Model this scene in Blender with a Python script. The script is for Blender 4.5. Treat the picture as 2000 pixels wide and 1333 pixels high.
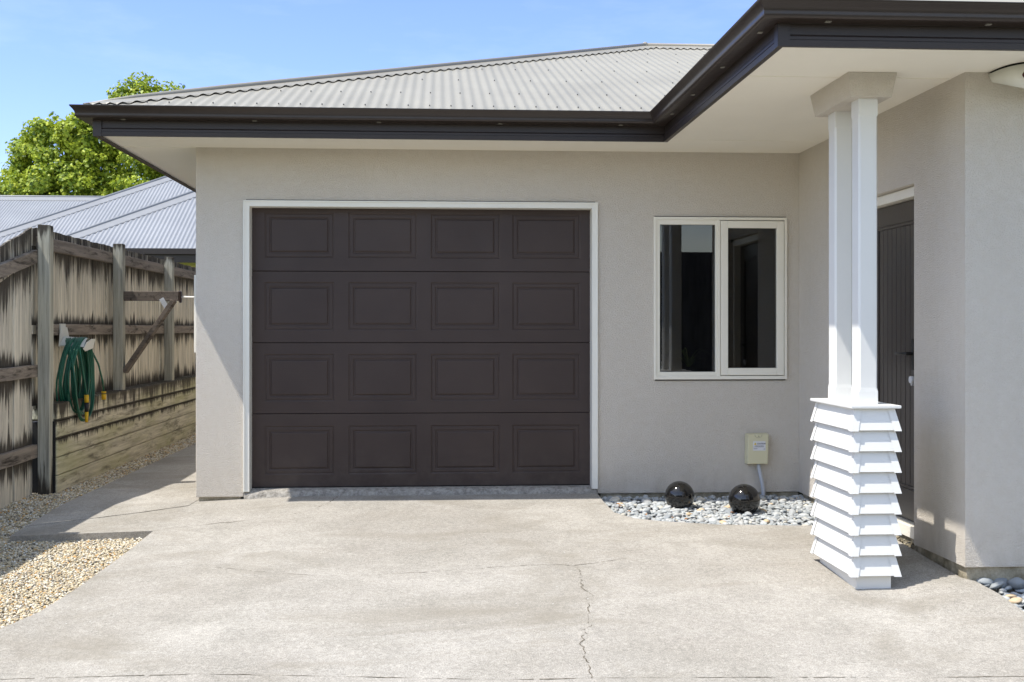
import bpy, bmesh, math, random
import numpy as np
from mathutils import Vector, Matrix, noise as mnoise

for o in list(bpy.data.objects): bpy.data.objects.remove(o, do_unlink=True)
scene = bpy.context.scene
C = scene.collection
R = random.Random(7)

# ------------------------------------------------------------------ camera, world, sun, exposure
EYE = 1.21
FPX = 2213.0
YAW = math.atan(140 / FPX)
cam = bpy.data.cameras.new('camera')
camo = bpy.data.objects.new('camera', cam); C.objects.link(camo)
camo.location = (0, 0, EYE)
camo.rotation_euler = (math.radians(90), 0, -YAW)
cam.sensor_width = 36; cam.lens = 36 * FPX / 2000
cam.shift_y = -23.5 / 2000
cam.clip_start = 0.05; cam.clip_end = 2000
scene.camera = camo

SUN_DIR = Vector((0.505, 0.17, -1.0)).normalized()       # the way the light travels
sun = bpy.data.lights.new('sun', 'SUN'); sun.energy = 2.85; sun.angle = math.radians(0.53)
sun.color = (1.0, 0.955, 0.885)
suno = bpy.data.objects.new('sun', sun); C.objects.link(suno)
suno.rotation_euler = SUN_DIR.to_track_quat('-Z', 'Y').to_euler()
suno.location = (-8, -4, 14)

world = bpy.data.worlds.new('World'); scene.world = world
world.use_nodes = True
wn, wl = world.node_tree.nodes, world.node_tree.links
wn.clear()
wo = wn.new('ShaderNodeOutputWorld'); bg = wn.new('ShaderNodeBackground')
sky = wn.new('ShaderNodeTexSky'); sky.sky_type = 'NISHITA'; sky.sun_disc = False
sky.sun_elevation = math.atan2(-SUN_DIR.z, math.hypot(SUN_DIR.x, SUN_DIR.y))
sky.sun_rotation = math.atan2(-SUN_DIR.x, -SUN_DIR.y)
sky.air_density = 1.0; sky.dust_density = 0.3; sky.ozone_density = 1.6
bg.inputs['Strength'].default_value = 0.15
# thin wisps of cloud mixed into the sky colour
tc = wn.new('ShaderNodeTexCoord'); mp = wn.new('ShaderNodeMapping'); mp.inputs['Scale'].default_value = (2.2, 2.2, 9)
nz = wn.new('ShaderNodeTexNoise'); nz.inputs['Scale'].default_value = 2.3; nz.inputs['Detail'].default_value = 7; nz.inputs['Roughness'].default_value = .62
cr = wn.new('ShaderNodeValToRGB'); cr.color_ramp.elements[0].position = .5; cr.color_ramp.elements[1].position = .82
cr.color_ramp.elements[1].color = (.34, .34, .34, 1)
mx = wn.new('ShaderNodeMixRGB'); mx.inputs['Color2'].default_value = (9.5, 9.0, 8.2, 1)
# a clear, deeper blue low in the north sky; brighter and more clouded overhead and behind the camera
sxyz = wn.new('ShaderNodeSeparateXYZ'); wl.new(tc.outputs['Generated'], sxyz.inputs[0])
def wmath(op, a_, b_, clamp=False):
    n_ = wn.new('ShaderNodeMath'); n_.operation = op; n_.use_clamp = clamp
    for i_, v_ in enumerate((a_, b_)):
        if isinstance(v_, (int, float)): n_.inputs[i_].default_value = v_
        else: wl.new(v_, n_.inputs[i_])
    return n_.outputs[0]
hi = wmath('MULTIPLY', wmath('SUBTRACT', sxyz.outputs[2], .28), 2.6, True)
back = wmath('MULTIPLY', wmath('MULTIPLY', wmath('SUBTRACT', .15, sxyz.outputs[1]), 1.6, True), .62)
bright = wmath('MAXIMUM', hi, back)
tint = wn.new('ShaderNodeMixRGB'); tint.inputs['Color1'].default_value = (.62, .645, .94, 1); tint.inputs['Color2'].default_value = (1.45, 1.22, .98, 1)
wl.new(bright, tint.inputs['Fac'])
skym = wn.new('ShaderNodeMixRGB'); skym.blend_type = 'MULTIPLY'; skym.inputs['Fac'].default_value = 1
wl.new(sky.outputs['Color'], skym.inputs['Color1']); wl.new(tint.outputs['Color'], skym.inputs['Color2'])
wl.new(tc.outputs['Generated'], mp.inputs['Vector']); wl.new(mp.outputs['Vector'], nz.inputs['Vector'])
wl.new(nz.outputs['Fac'], cr.inputs['Fac']); wl.new(wmath('MULTIPLY', cr.outputs['Color'], wmath('ADD', wmath('MULTIPLY', bright, 1.7), .16), True), mx.inputs['Fac'])
wl.new(skym.outputs['Color'], mx.inputs['Color1']); wl.new(mx.outputs['Color'], bg.inputs['Color'])
wl.new(bg.outputs['Background'], wo.inputs['Surface'])

scene.view_settings.view_transform = 'Standard'
scene.view_settings.look = 'None'
scene.view_settings.gamma = 1
scene.view_settings.exposure = 1.03
scene.render.engine = 'CYCLES'
scene.cycles.max_bounces = 10
scene.cycles.diffuse_bounces = 6

# ------------------------------------------------------------------ material helpers
class N:
    """small node-tree writer"""
    def __init__(s, name, rough=.6, spec=.4):
        m = bpy.data.materials.new(name); m.use_nodes = True
        s.m = m; s.t = m.node_tree; s.n = s.t.nodes; s.l = s.t.links
        s.b = s.n['Principled BSDF']
        s.b.inputs['Roughness'].default_value = rough
        s.b.inputs['Specular IOR Level'].default_value = spec
        s.tc = s.n.new('ShaderNodeTexCoord')
        s.co = s.tc.outputs['Object']
    def map(s, scale, loc=(0, 0, 0)):
        n = s.n.new('ShaderNodeMapping'); n.inputs['Scale'].default_value = scale; n.inputs['Location'].default_value = loc
        s.l.new(s.co, n.inputs['Vector']); return n.outputs['Vector']
    def noise(s, scale, detail=4, rough=.55, vec=None, dist=0):
        n = s.n.new('ShaderNodeTexNoise'); n.inputs['Scale'].default_value = scale
        n.inputs['Detail'].default_value = detail; n.inputs['Roughness'].default_value = rough
        n.inputs['Distortion'].default_value = dist
        s.l.new(vec if vec is not None else s.co, n.inputs['Vector']); return n.outputs['Fac']
    def voro(s, scale, vec=None, feature='F1'):
        n = s.n.new('ShaderNodeTexVoronoi'); n.inputs['Scale'].default_value = scale; n.feature = feature
        s.l.new(vec if vec is not None else s.co, n.inputs['Vector']); return n.outputs
    def ramp(s, fac, stops, interp='LINEAR'):
        n = s.n.new('ShaderNodeValToRGB'); cr = n.color_ramp; cr.interpolation = interp
        while len(cr.elements) < len(stops): cr.elements.new(.5)
        for e, (p, c) in zip(cr.elements, stops):
            e.position = p
            e.color = (c, c, c, 1) if isinstance(c, (int, float)) else (*c, 1)
        s.l.new(fac, n.inputs['Fac']); return n.outputs['Color']
    def mix(s, fac, a, b, mode='MIX'):
        n = s.n.new('ShaderNodeMixRGB'); n.blend_type = mode
        for inp, v in (('Fac', fac), ('Color1', a), ('Color2', b)):
            if isinstance(v, (int, float)): n.inputs[inp].default_value = v if inp == 'Fac' else (v, v, v, 1)
            elif isinstance(v, tuple): n.inputs[inp].default_value = (*v, 1)
            else: s.l.new(v, n.inputs[inp])
        return n.outputs['Color']
    def math(s, op, a, b=0.0, clamp=False):
        n = s.n.new('ShaderNodeMath'); n.operation = op; n.use_clamp = clamp
        for i, v in enumerate((a, b)):
            if isinstance(v, (int, float)): n.inputs[i].default_value = v
            else: s.l.new(v, n.inputs[i])
        return n.outputs[0]
    def sep(s):
        n = s.n.new('ShaderNodeSeparateXYZ'); s.l.new(s.co, n.inputs[0]); return n.outputs
    def color(s, c):
        if isinstance(c, tuple): s.b.inputs['Base Color'].default_value = (*c, 1)
        else: s.l.new(c, s.b.inputs['Base Color'])
        return s
    def rough(s, r): s.l.new(r, s.b.inputs['Roughness']); return s
    def bump(s, h, dist, strength=1.0):
        n = s.n.new('ShaderNodeBump'); n.inputs['Distance'].default_value = dist; n.inputs['Strength'].default_value = strength
        s.l.new(h, n.inputs['Height']); s.l.new(n.outputs['Normal'], s.b.inputs['Normal']); return s
    def island(s):
        n = s.n.new('ShaderNodeNewGeometry'); return n.outputs['Random Per Island']
    def objrand(s):
        n = s.n.new('ShaderNodeObjectInfo'); return n.outputs['Random']

def plain(name, col, rough=.5, spec=.4, bump=None, var=.06):
    a = N(name, rough, spec)
    f = a.noise(3.0, 5, .6)
    lo = tuple(c * (1 - var) for c in col); hi = tuple(min(1, c * (1 + var)) for c in col)
    a.color(a.ramp(f, [(.3, lo), (.7, hi)]))
    if bump: a.bump(a.noise(bump[0], 3), bump[1])
    return a.m

# plaster
def mk_plaster(name, col):
    a = N(name, .88, .25)
    big = a.noise(.9, 4, .6); mid = a.noise(22, 4, .6)
    c = a.mix(a.ramp(big, [(.3, 0.0), (.7, 1.0)]), tuple(x * .975 for x in col), tuple(x * 1.03 for x in col))
    c = a.mix(.07, c, a.ramp(mid, [(.3, .35), (.7, .95)]), 'OVERLAY')
    a.color(c)
    zz_ = a.sep()[2]
    low = a.math('MULTIPLY', a.math('SUBTRACT', .22, zz_), 3.2, clamp=True)
    dirt = a.math('MULTIPLY', low, a.ramp(a.noise(7, 6, .7, a.map((1, 1, .5))), [(.42, 0.), (.68, 1.)]))
    c = a.mix(a.math('MULTIPLY', dirt, .38), c, (.36, .31, .24))
    drip = a.math('MULTIPLY', a.ramp(a.noise(1.0, 5, .7, a.map((9, 9, .5))), [(.56, 0.), (.72, 1.)]), .06)
    c = a.mix(drip, c, (.42, .39, .34)); a.color(c)
    h1 = a.noise(150, 3, .5, dist=.6); h2 = a.noise(48, 3, .55)
    h = a.math('ADD', a.ramp(h1, [(.38, 0.0), (.62, 1.0)]), a.math('MULTIPLY', h2, .7))
    a.bump(h, .0036, .9); return a.m
M_wall = mk_plaster('plaster_grey_beige', (.695, .638, .555))
M_plinth = N('foundation_concrete', .9, .2)
c = M_plinth.mix(M_plinth.ramp(M_plinth.noise(9, 6, .7), [(.35, 0.), (.65, 1.)]), (.20, .17, .11), (.56, .50, .38))
M_plinth.color(c).bump(M_plinth.noise(40, 6, .7), .01); M_plinth = M_plinth.m
M_soffit = plain('soffit_cream_paint', (.92, .875, .765), .6, .3, (60, .0006), .015)
M_white = plain('white_gloss_paint', (.76, .755, .72), .38, .45, (30, .0006), .02)
M_frame = plain('cream_aluminium', (.86, .82, .71), .35, .45, None, .02)
M_brown = plain('brown_coated_steel', (.031, .0225, .0195), .40, .4, (4, .004), .05)
M_gutter = plain('brown_gutter_steel', (.034, .0245, .0205), .33, .45, (3.2, .006), .06)
M_clip = plain('grey_clip', (.26, .25, .22), .5)
M_dark = plain('dark_gap', (.012, .011, .01), .8)

a = N('garage_door_brown', .48, .35)                     # embossed woodgrain steel
gv = a.map((5, 60, 190))
g = a.noise(1.0, 5, .6, gv, 1.0)
a.color(a.mix(a.ramp(a.noise(1.6, 4), [(.3, 0.), (.7, 1.)]), (.047, .032, .027), (.062, .043, .036)))
zd = a.sep()[2]; lowd = a.math('MULTIPLY', a.math('SUBTRACT', .35, zd), 2.4, clamp=True)
cdoor = a.b.inputs['Base Color'].links[0].from_socket
a.color(a.mix(a.math('MULTIPLY', a.math('MULTIPLY', lowd, a.ramp(a.noise(6, 5, .7), [(.4, 0.), (.7, 1.)])), .35), cdoor, (.16, .13, .105)))
a.rough(a.ramp(a.mix(.5, g, a.noise(2.2, 4, .6)), [(.3, .34), (.7, .58)])); a.bump(g, .0012, .8); M_gdoor = a.m
a = N('entry_door_paint', .3, .5); a.color((.055, .046, .040)); a.bump(a.noise(40, 3), .0004); M_edoor = a.m

# concrete slab
def mk_concrete():
    a = N('driveway_concrete', .9, .25)
    n1 = a.noise(.75, 5, .62, dist=.4); n2 = a.noise(3.2, 6, .68); n3 = a.noise(38, 6, .8); n4 = a.noise(170, 3, .7)
    c = a.mix(a.ramp(n1, [(.36, 0.), (.64, 1.)]), (.31, .286, .247), (.415, .389, .344))
    c = a.mix(a.math('MULTIPLY', a.ramp(n2, [(.44, 0.), (.66, 1.)]), .52), c, (.275, .258, .222))
    # pinkish cast in broad patches
    c = a.mix(a.math('MULTIPLY', a.ramp(a.noise(1.3, 3, .6, a.map((1, 1, 1), (9, 3, 0))), [(.45, 0.), (.7, 1.)]), .35), c, (.415, .39, .35))
    c = a.mix(.30, c, a.ramp(n3, [(.36, .22), (.64, .80)]), 'OVERLAY')
    c = a.mix(.46, c, a.ramp(n4, [(.36, .18), (.64, .84)]), 'OVERLAY')
    # brown water stains near the wing and the bed
    st = a.noise(.9, 5, .6, a.map((1, 1.6, 1), (2.3, 7.1, 0)), .8)
    c = a.mix(a.math('MULTIPLY', a.ramp(st, [(.50, 0.), (.66, 1.)]), .55), c, (.235, .21, .165))
    # small light chips, small dark spots
    v = a.voro(7.5)
    c = a.mix(a.ramp(v['Distance'], [(.02, .75), (.045, 0.)]), c, (.66, .65, .62))
    v2 = a.voro(13, a.map((1, 1, 1), (3.1, 5.7, 0)))
    c = a.mix(a.ramp(v2['Distance'], [(.02, .6), (.07, 0.)]), c, (.16, .14, .12))
    a.color(c)
    h = a.math('ADD', a.math('MULTIPLY', n3, .8), n4)
    a.bump(h, .0035, .7); return a.m
M_conc = mk_concrete()
a = N('crack_dirt', .95, .1)
a.color(a.ramp(a.noise(60, 4), [(.35, (.08, .07, .05)), (.65, (.25, .22, .18))])); M_crack = a.m
a = N('rough_concrete_edge', .95, .2)
a.color(a.ramp(a.noise(28, 7, .75), [(.35, (.20, .185, .16)), (.65, (.50, .47, .42))])); a.bump(a.noise(45, 6, .7), .012); M_nib = a.m

def mk_soil(name, c0, c1, sc=18):
    a = N(name, .95, .1); a.color(a.ramp(a.noise(sc, 6, .7), [(.3, c0), (.7, c1)])); a.bump(a.noise(sc * 3, 5, .7), .02); return a.m
M_soil = mk_soil('gravel_underlay', (.12, .10, .075), (.34, .30, .22), 70)
M_grass = mk_soil('ground_turf', (.06, .08, .03), (.12, .13, .06), 3)
M_bedsoil = mk_soil('bed_soil', (.03, .028, .025), (.09, .085, .075), 40)

a = N('gravel_stone', .8, .3)
a.color(a.ramp(a.island(), [(0, (.52, .43, .27)), (.25, (.66, .58, .42)), (.5, (.42, .36, .27)), (.68, (.74, .70, .60)), (.85, (.30, .27, .22)), (.93, (.60, .38, .16)), (1, (.66, .60, .46))], 'CONSTANT'))
M_gravel = a.m
def mk_pebble(name, src):
    a = N(name, .62, .35)
    r = a.island() if src == 'island' else a.objrand()
    c = a.ramp(r, [(0, (.33, .35, .35)), (.2, (.41, .43, .425)), (.4, (.36, .37, .365)), (.55, (.47, .485, .475)), (.72, (.27, .29, .30)), (.85, (.42, .42, .40)), (.95, (.55, .52, .44))], 'CONSTANT')
    c = a.mix(.3, c, a.ramp(a.noise(60, 5, .7), [(.35, .3), (.65, .72)]), 'OVERLAY')
    a.color(c); a.bump(a.noise(90, 4, .6), .001); return a.m
M_peb = mk_pebble('river_pebble', 'obj'); M_pebm = mk_pebble('river_pebble_small', 'island')
a = N('tan_pebble', .65, .3)
a.color(a.ramp(a.noise(25, 5), [(.3, (.50, .36, .21)), (.7, (.63, .50, .34))])); M_tan = a.m
a = N('dry_leaf', .7, .3); a.color(a.ramp(a.noise(50, 3), [(.3, (.22, .08, .025)), (.7, (.50, .24, .08))])); M_leafdry = a.m

# weathered fence timber: vertical mildew streaks that hang from rails and rise from the foot
def mk_wood(name, pale, bands, dark=(.035, .028, .022), axis='z', green=0.0, bandw=.12, streak=1.0):
    a = N(name, .88, .2)
    sx = (44, 44, 1.7) if axis == 'z' else (26, 1.4, 26)
    if axis == 'x': sx = (1.4, 26, 26)
    g = a.noise(1.0, 6, .7, a.map(sx), .3)
    big = a.noise(1.0, 4, .6, a.map((3.5, 3.5, .7) if axis == 'z' else (3.0, .8, 3.0)))
    isl = a.island()
    c = a.mix(a.ramp(g, [(.38, 0.), (.60, 1.)]), tuple(p * .60 for p in pale), pale)
    c = a.mix(a.math('MULTIPLY', isl, .40), c, tuple(p * .55 for p in pale))
    if green: c = a.mix(a.math('MULTIPLY', a.ramp(big, [(.42, 0.), (.66, 1.)]), green), c, (.34, .34, .11))
    z = a.sep()[2]
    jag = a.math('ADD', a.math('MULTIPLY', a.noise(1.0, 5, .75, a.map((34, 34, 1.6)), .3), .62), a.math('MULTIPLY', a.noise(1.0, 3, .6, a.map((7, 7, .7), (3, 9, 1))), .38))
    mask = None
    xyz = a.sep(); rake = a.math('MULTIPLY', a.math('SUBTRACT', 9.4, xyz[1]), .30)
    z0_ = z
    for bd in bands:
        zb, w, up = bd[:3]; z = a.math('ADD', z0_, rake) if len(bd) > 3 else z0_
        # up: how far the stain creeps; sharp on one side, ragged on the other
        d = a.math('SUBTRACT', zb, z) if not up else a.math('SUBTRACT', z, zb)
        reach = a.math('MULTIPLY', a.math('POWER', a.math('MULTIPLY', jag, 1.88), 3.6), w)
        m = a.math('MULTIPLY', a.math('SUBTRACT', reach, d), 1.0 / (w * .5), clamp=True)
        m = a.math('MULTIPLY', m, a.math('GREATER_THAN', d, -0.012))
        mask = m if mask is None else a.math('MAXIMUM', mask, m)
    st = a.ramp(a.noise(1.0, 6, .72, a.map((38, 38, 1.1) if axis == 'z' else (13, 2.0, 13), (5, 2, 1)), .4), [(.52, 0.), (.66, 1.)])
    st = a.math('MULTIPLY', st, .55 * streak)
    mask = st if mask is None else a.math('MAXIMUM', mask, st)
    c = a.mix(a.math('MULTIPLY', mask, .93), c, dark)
    a.color(c); a.bump(g, .004, .8); return a.m
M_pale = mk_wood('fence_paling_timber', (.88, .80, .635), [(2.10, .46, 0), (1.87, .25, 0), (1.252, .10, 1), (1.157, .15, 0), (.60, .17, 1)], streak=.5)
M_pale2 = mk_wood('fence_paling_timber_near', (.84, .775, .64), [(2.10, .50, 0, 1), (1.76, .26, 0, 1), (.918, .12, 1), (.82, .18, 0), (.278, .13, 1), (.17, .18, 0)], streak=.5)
M_rail = mk_wood('fence_rail_timber', (.33, .28, .23), [], axis='y', streak=1.85)
M_post = mk_wood('fence_post_timber', (.56, .54, .44), [(2.06, .12, 0), (-.12, .25, 1)], streak=.95)
M_sleeper = mk_wood('retaining_sleeper_timber', (.72, .665, .52), [(.62, .17, 0), (.465, .06, 0), (.317, .05, 0)], axis='y', green=.45, streak=1.2)
M_beam = mk_wood('bracket_timber', (.20, .165, .135), [], axis='x', streak=1.9)
a = N('dark_reflected_fence_timber', .9, .2); a.color(a.ramp(a.noise(1.0, 4, .7, a.map((14, 1, 2))), [(.35, (.05, .042, .036)), (.65, (.13, .11, .095))])); M_bfence = a.m
M_galv = plain('galvanised_plate', (.55, .56, .57), .4)

a = N('roof_light_grey', .5, .4); a.color(a.ramp(a.noise(1.2, 4), [(.3, (.26, .243, .20)), (.7, (.305, .286, .235))])); M_roof = a.m
a = N('roof_cap_grey', .45, .4); a.color(a.ramp(a.noise(2, 4), [(.3, (.24, .223, .187)), (.7, (.285, .267, .225))])); M_cap = a.m
a = N('roof_blue_grey', .5, .4); a.color(a.ramp(a.noise(1.0, 4), [(.3, (.235, .245, .265)), (.7, (.285, .295, .315))])); M_nroof = a.m
M_ncap = plain('roof_blue_grey_cap', (.24, .245, .255), .45)
M_screw = plain('screw_head', (.12, .115, .11), .5)

# glass: thin pane, its tint darkens the room behind, mirror part by angle
def mk_glass():
    m = bpy.data.materials.new('window_glass'); m.use_nodes = True
    n, l = m.node_tree.nodes, m.node_tree.links; n.clear()
    o = n.new('ShaderNodeOutputMaterial'); mxs = n.new('ShaderNodeMixShader'); tr = n.new('ShaderNodeBsdfTransparent')
    tr.inputs['Color'].default_value = (.55, .57, .56, 1)
    gl = n.new('ShaderNodeBsdfGlossy'); gl.inputs['Roughness'].default_value = .0; fr = n.new('ShaderNodeFresnel'); fr.inputs['IOR'].default_value = 1.75
    l.new(fr.outputs[0], mxs.inputs[0]); l.new(tr.outputs[0], mxs.inputs[1]); l.new(gl.outputs[0], mxs.inputs[2]); l.new(mxs.outputs[0], o.inputs[0])
    return m
M_glass = mk_glass()
M_room = plain('room_gloom', (.075, .065, .055), .8)  # the gloom of the unlit room is put into this near-black colour
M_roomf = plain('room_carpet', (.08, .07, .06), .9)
M_curtain = plain('curtain_cloth', (.42, .41, .40), .9)

# ------------------------------------------------------------------ object helpers
def tag(o, label=None, cat=None, group=None, kind=None):
    if label: o['label'] = label
    if cat: o['category'] = cat
    if group: o['group'] = group
    if kind: o['kind'] = kind
    return o
def empty(name, loc=(0, 0, 0)):
    o = bpy.data.objects.new(name, None); C.objects.link(o); o.location = loc; o.empty_display_size = .1
    return o
def link(name, me, mats, parent=None):
    o = bpy.data.objects.new(name, me); C.objects.link(o)
    if not isinstance(mats, (list, tuple)): mats = [mats]
    if len(me.materials) == 0:
        for m in mats: me.materials.append(m)
    if parent is not None:
        o.parent = parent
        w = parent.location.copy(); p = parent.parent
        while p: w += p.location; p = p.parent
        o.location = -w                                  # all meshes are modelled in world coordinates
    return o
def obj(name, bm, mats, parent=None, smooth=False, bevel=0, segs=2, autosmooth=None):
    bmesh.ops.recalc_face_normals(bm, faces=bm.faces) if smooth != 'keep' else None
    me = bpy.data.meshes.new(name); bm.to_mesh(me); bm.free()
    if smooth is True:
        for p in me.polygons: p.use_smooth = True
    o = link(name, me, mats, parent)
    if bevel:
        md = o.modifiers.new('bevel', 'BEVEL'); md.width = bevel; md.segments = segs; md.limit_method = 'ANGLE'; md.angle_limit = math.radians(40)
    return o
def centre(o):
    """put a mesh object's origin at the base centre of its mesh (top-level things)"""
    me = o.data; co = np.empty(len(me.vertices) * 3); me.vertices.foreach_get('co', co); co = co.reshape(-1, 3)
    c = Vector(((co[:, 0].min() + co[:, 0].max()) / 2, (co[:, 1].min() + co[:, 1].max()) / 2, co[:, 2].min()))
    me.transform(Matrix.Translation(-c)); o.location = c
    return o
def B(): return bmesh.new()
def box(bm, x0, x1, y0, y1, z0, z1, mi=0):
    r = bmesh.ops.create_cube(bm, size=1, matrix=Matrix.Translation(((x0 + x1) / 2, (y0 + y1) / 2, (z0 + z1) / 2)) @ Matrix.Diagonal((x1 - x0, y1 - y0, z1 - z0, 1)))
    for v in r['verts']:
        for f in v.link_faces: f.material_index = mi
    return r['verts']
def obox(bm, p, q, w, h, up=(0, 0, 1), mi=0):
    """bar from p to q of section w x h"""
    p, q = Vector(p), Vector(q); d = (q - p); L = d.length; d.normalize()
    s = d.cross(Vector(up)).normalized(); u = s.cross(d)
    m = Matrix((s, d, u)).transposed().to_4x4(); m.translation = (p + q) / 2
    r = bmesh.ops.create_cube(bm, size=1, matrix=m @ Matrix.Diagonal((w, L, h, 1)))
    for v in r['verts']:
        for f in v.link_faces: f.material_index = mi
    return r['verts']
def quad(bm, pts, mi=0):
    f = bm.faces.new([bm.verts.new(p) for p in pts]); f.material_index = mi; return f
def tube(bm, pts, r, n=10, mi=0, cap=True):
    pts = [Vector(p) for p in pts]; rings = []
    prev = None
    for i, p in enumerate(pts):
        d = (pts[min(i + 1, len(pts) - 1)] - pts[max(i - 1, 0)]).normalized()
        if prev is None:
            ref = Vector((0, 0, 1)) if abs(d.z) < .9 else Vector((1, 0, 0)); s = d.cross(ref).normalized()
        else: s = (prev - d * prev.dot(d)).normalized()
        prev = s; t = d.cross(s); rr = r[i] if isinstance(r, (list, tuple)) else r
        rings.append([bm.verts.new(p + (s * math.cos(k * 2 * math.pi / n) + t * math.sin(k * 2 * math.pi / n)) * rr) for k in range(n)])
    for a_, b_ in zip(rings, rings[1:]):
        for k in range(n):
            f = bm.faces.new((a_[k], a_[(k + 1) % n], b_[(k + 1) % n], b_[k])); f.smooth = True; f.material_index = mi
    if cap:
        for rg in (rings[0][::-1], rings[-1]):
            f = bm.faces.new(rg); f.material_index = mi
def wall_grid(bm, axis, pos, thick, u0, u1, z0, z1, holes=(), outward=-1):
    """plaster wall with openings. axis 'y': in plane Y=pos, u runs along X; axis 'x': in plane X=pos, u runs along Y"""
    us = sorted({u0, u1, *[h[0] for h in holes], *[h[1] for h in holes]}); zs = sorted({z0, z1, *[h[2] for h in holes], *[h[3] for h in holes]})
    inner = pos - outward * thick
    P = (lambda u, d, z: (u, d, z)) if axis == 'y' else (lambda u, d, z: (d, u, z))
    cells = {}
    for i in range(len(us) - 1):
        for j in range(len(zs) - 1):
            cu, cz = (us[i] + us[i + 1]) / 2, (zs[j] + zs[j + 1]) / 2
            cells[i, j] = not any(h[0] < cu < h[1] and h[2] < cz < h[3] for h in holes)
    for (i, j), on in cells.items():
        if not on: continue
        a0, a1, b0, b1 = us[i], us[i + 1], zs[j], zs[j + 1]
        for d in (pos, inner): quad(bm, [P(a0, d, b0), P(a1, d, b0), P(a1, d, b1), P(a0, d, b1)])
        for di, dj, e in ((-1, 0, (a0, b0, a0, b1)), (1, 0, (a1, b0, a1, b1)), (0, -1, (a0, b0, a1, b0)), (0, 1, (a0, b1, a1, b1))):
            if not cells.get((i + di, j + dj), False):
                quad(bm, [P(e[0], pos, e[1]), P(e[2], pos, e[3]), P(e[2], inner, e[3]), P(e[0], inner, e[1])])
    bmesh.ops.remove_doubles(bm, verts=bm.verts, dist=1e-5)
def sweep(bm, path, profile, closed_profile=False):
    """sweep (offset outward, z) profile along a plan path with mitred corners; outward is to the right of travel"""
    path = [Vector(p) for p in path]; rings = []
    for i, p in enumerate(path):
        ns = []
        if i > 0: d = (p - path[i - 1]).normalized(); ns.append(Vector((d.y, -d.x)))
        if i < len(path) - 1: d = (path[i + 1] - p).normalized(); ns.append(Vector((d.y, -d.x)))
        if len(ns) == 2: m = (ns[0] + ns[1]); m = m / (1 + ns[0].dot(ns[1]))
        else: m = ns[0]
        rings.append([bm.verts.new((p.x + m.x * o, p.y + m.y * o, z)) for o, z in profile])
    n = len(profile)
    for a_, b_ in zip(rings, rings[1:]):
        for k in range(n if closed_profile else n - 1):
            bm.faces.new((a_[k], b_[k], b_[(k + 1) % n], a_[(k + 1) % n]))
    if closed_profile:
        bm.faces.new(rings[0][::-1]); bm.faces.new(rings[-1])

def sstep(t): t = min(1, max(0, t)); return t * t * (3 - 2 * t)
def zg(X, Y):
    z = -.05
    if Y < 8.5: z -= .045 * (8.5 - Y)
    z += .05 * sstep((X - 2.35) / .4) * sstep((Y - 5.35) / .6) * (1 - sstep((Y - 7.1) / .4))
    return z - .035 * min(1, max(0, (-1.0 - X) / .8))
def sheet(name, pts, zoff, mats, kind=None, parent=None, skirt=.12, step=.3, uneven=.0):
    """a slab whose top follows the fall of the ground"""
    bm = B(); f = bm.faces.new([bm.verts.new((x, y, 0)) for x, y in pts])
    xs = [p[0] for p in pts]; ys = [p[1] for p in pts]
    def cut(co, no): bmesh.ops.bisect_plane(bm, geom=bm.verts[:] + bm.edges[:] + bm.faces[:], plane_co=co, plane_no=no)
    x = math.floor(min(xs) / step) * step
    while x < max(xs): cut((x, 0, 0), (1, 0, 0)); x += step
    y = math.floor(min(ys) / step) * step
    while y < max(ys): cut((0, y, 0), (0, 1, 0)); y += step
    cut((0, 8.5, 0), (0, 1, 0)); cut((-1, 0, 0), (1, 0, 0)); cut((-1.8, 0, 0), (1, 0, 0))
    for fc in bm.faces:
        fc.normal_update()
        if fc.normal.z < 0: fc.normal_flip()
    for v in bm.verts: v.co.z = zg(v.co.x, v.co.y) + zoff + uneven * mnoise.noise(Vector((v.co.x * .8, v.co.y * .8, 0)))
    be = [e for e in bm.edges if e.is_boundary]
    r = bmesh.ops.extrude_edge_only(bm, edges=be)
    for v in r['geom']:
        if isinstance(v, bmesh.types.BMVert): v.co.z -= skirt
    o = obj(name, bm, mats, parent, smooth='keep')
    return tag(o, kind=kind)

# ------------------------------------------------------------------ ground, driveway, path, gravel
bm = B(); quad(bm, [(-600, -600, -.42), (600, -600, -.42), (600, 900, -.42), (-600, 900, -.42)])
tag(obj('ground', bm, M_grass), kind='structure')
bm = B(); box(bm, -60, -3.36, 9.42, 80, -.5, .45)
tag(obj('neighbour_yard', bm, M_grass), kind='structure')

BED = [(1.2, 8.60), (1.20, 8.32), (1.22, 7.91), (1.33, 7.7), (1.49, 7.6), (1.84, 7.47), (2.47, 7.4), (2.78, 7.39)]
DRIVE = [(-1.83, 8.75)] + [(1.2, 8.75)] + BED + [(2.78, 5.90), (2.83, 5.84), (2.87, 5.66), (2.88, 5.3), (2.95, 4.65), (3.0, 3.0), (9.0, 3.0), (9.0, -4.4), (-9, -4.4), (-9, 1.5), (-3.6, 3.2), (-2.6, 4.2), (-2.2, 5.0), (-2.09, 5.53), (-2.0, 5.81), (-1.95, 6.23), (-1.91, 6.96), (-1.89, 7.61),  # wide unseen paving around the camera is added for bounce light
         (-2.78, 7.52), (-2.78, 7.80), (-2.38, 8.04), (-2.14, 8.2), (-1.84, 8.45)]
drive = sheet('driveway', DRIVE, 0, [M_conc, M_crack], 'structure', uneven=.006)
PATH = [(-2.78, 7.803), (-2.775, 9.4), (-2.76, 12.8), (-2.76, 19), (-1.9, 19), (-1.83, 8.8), (-1.843, 8.453), (-2.143, 8.203), (-2.383, 8.043)]
sheet('path', PATH, .002, [M_conc], 'structure', uneven=.006)
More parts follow.
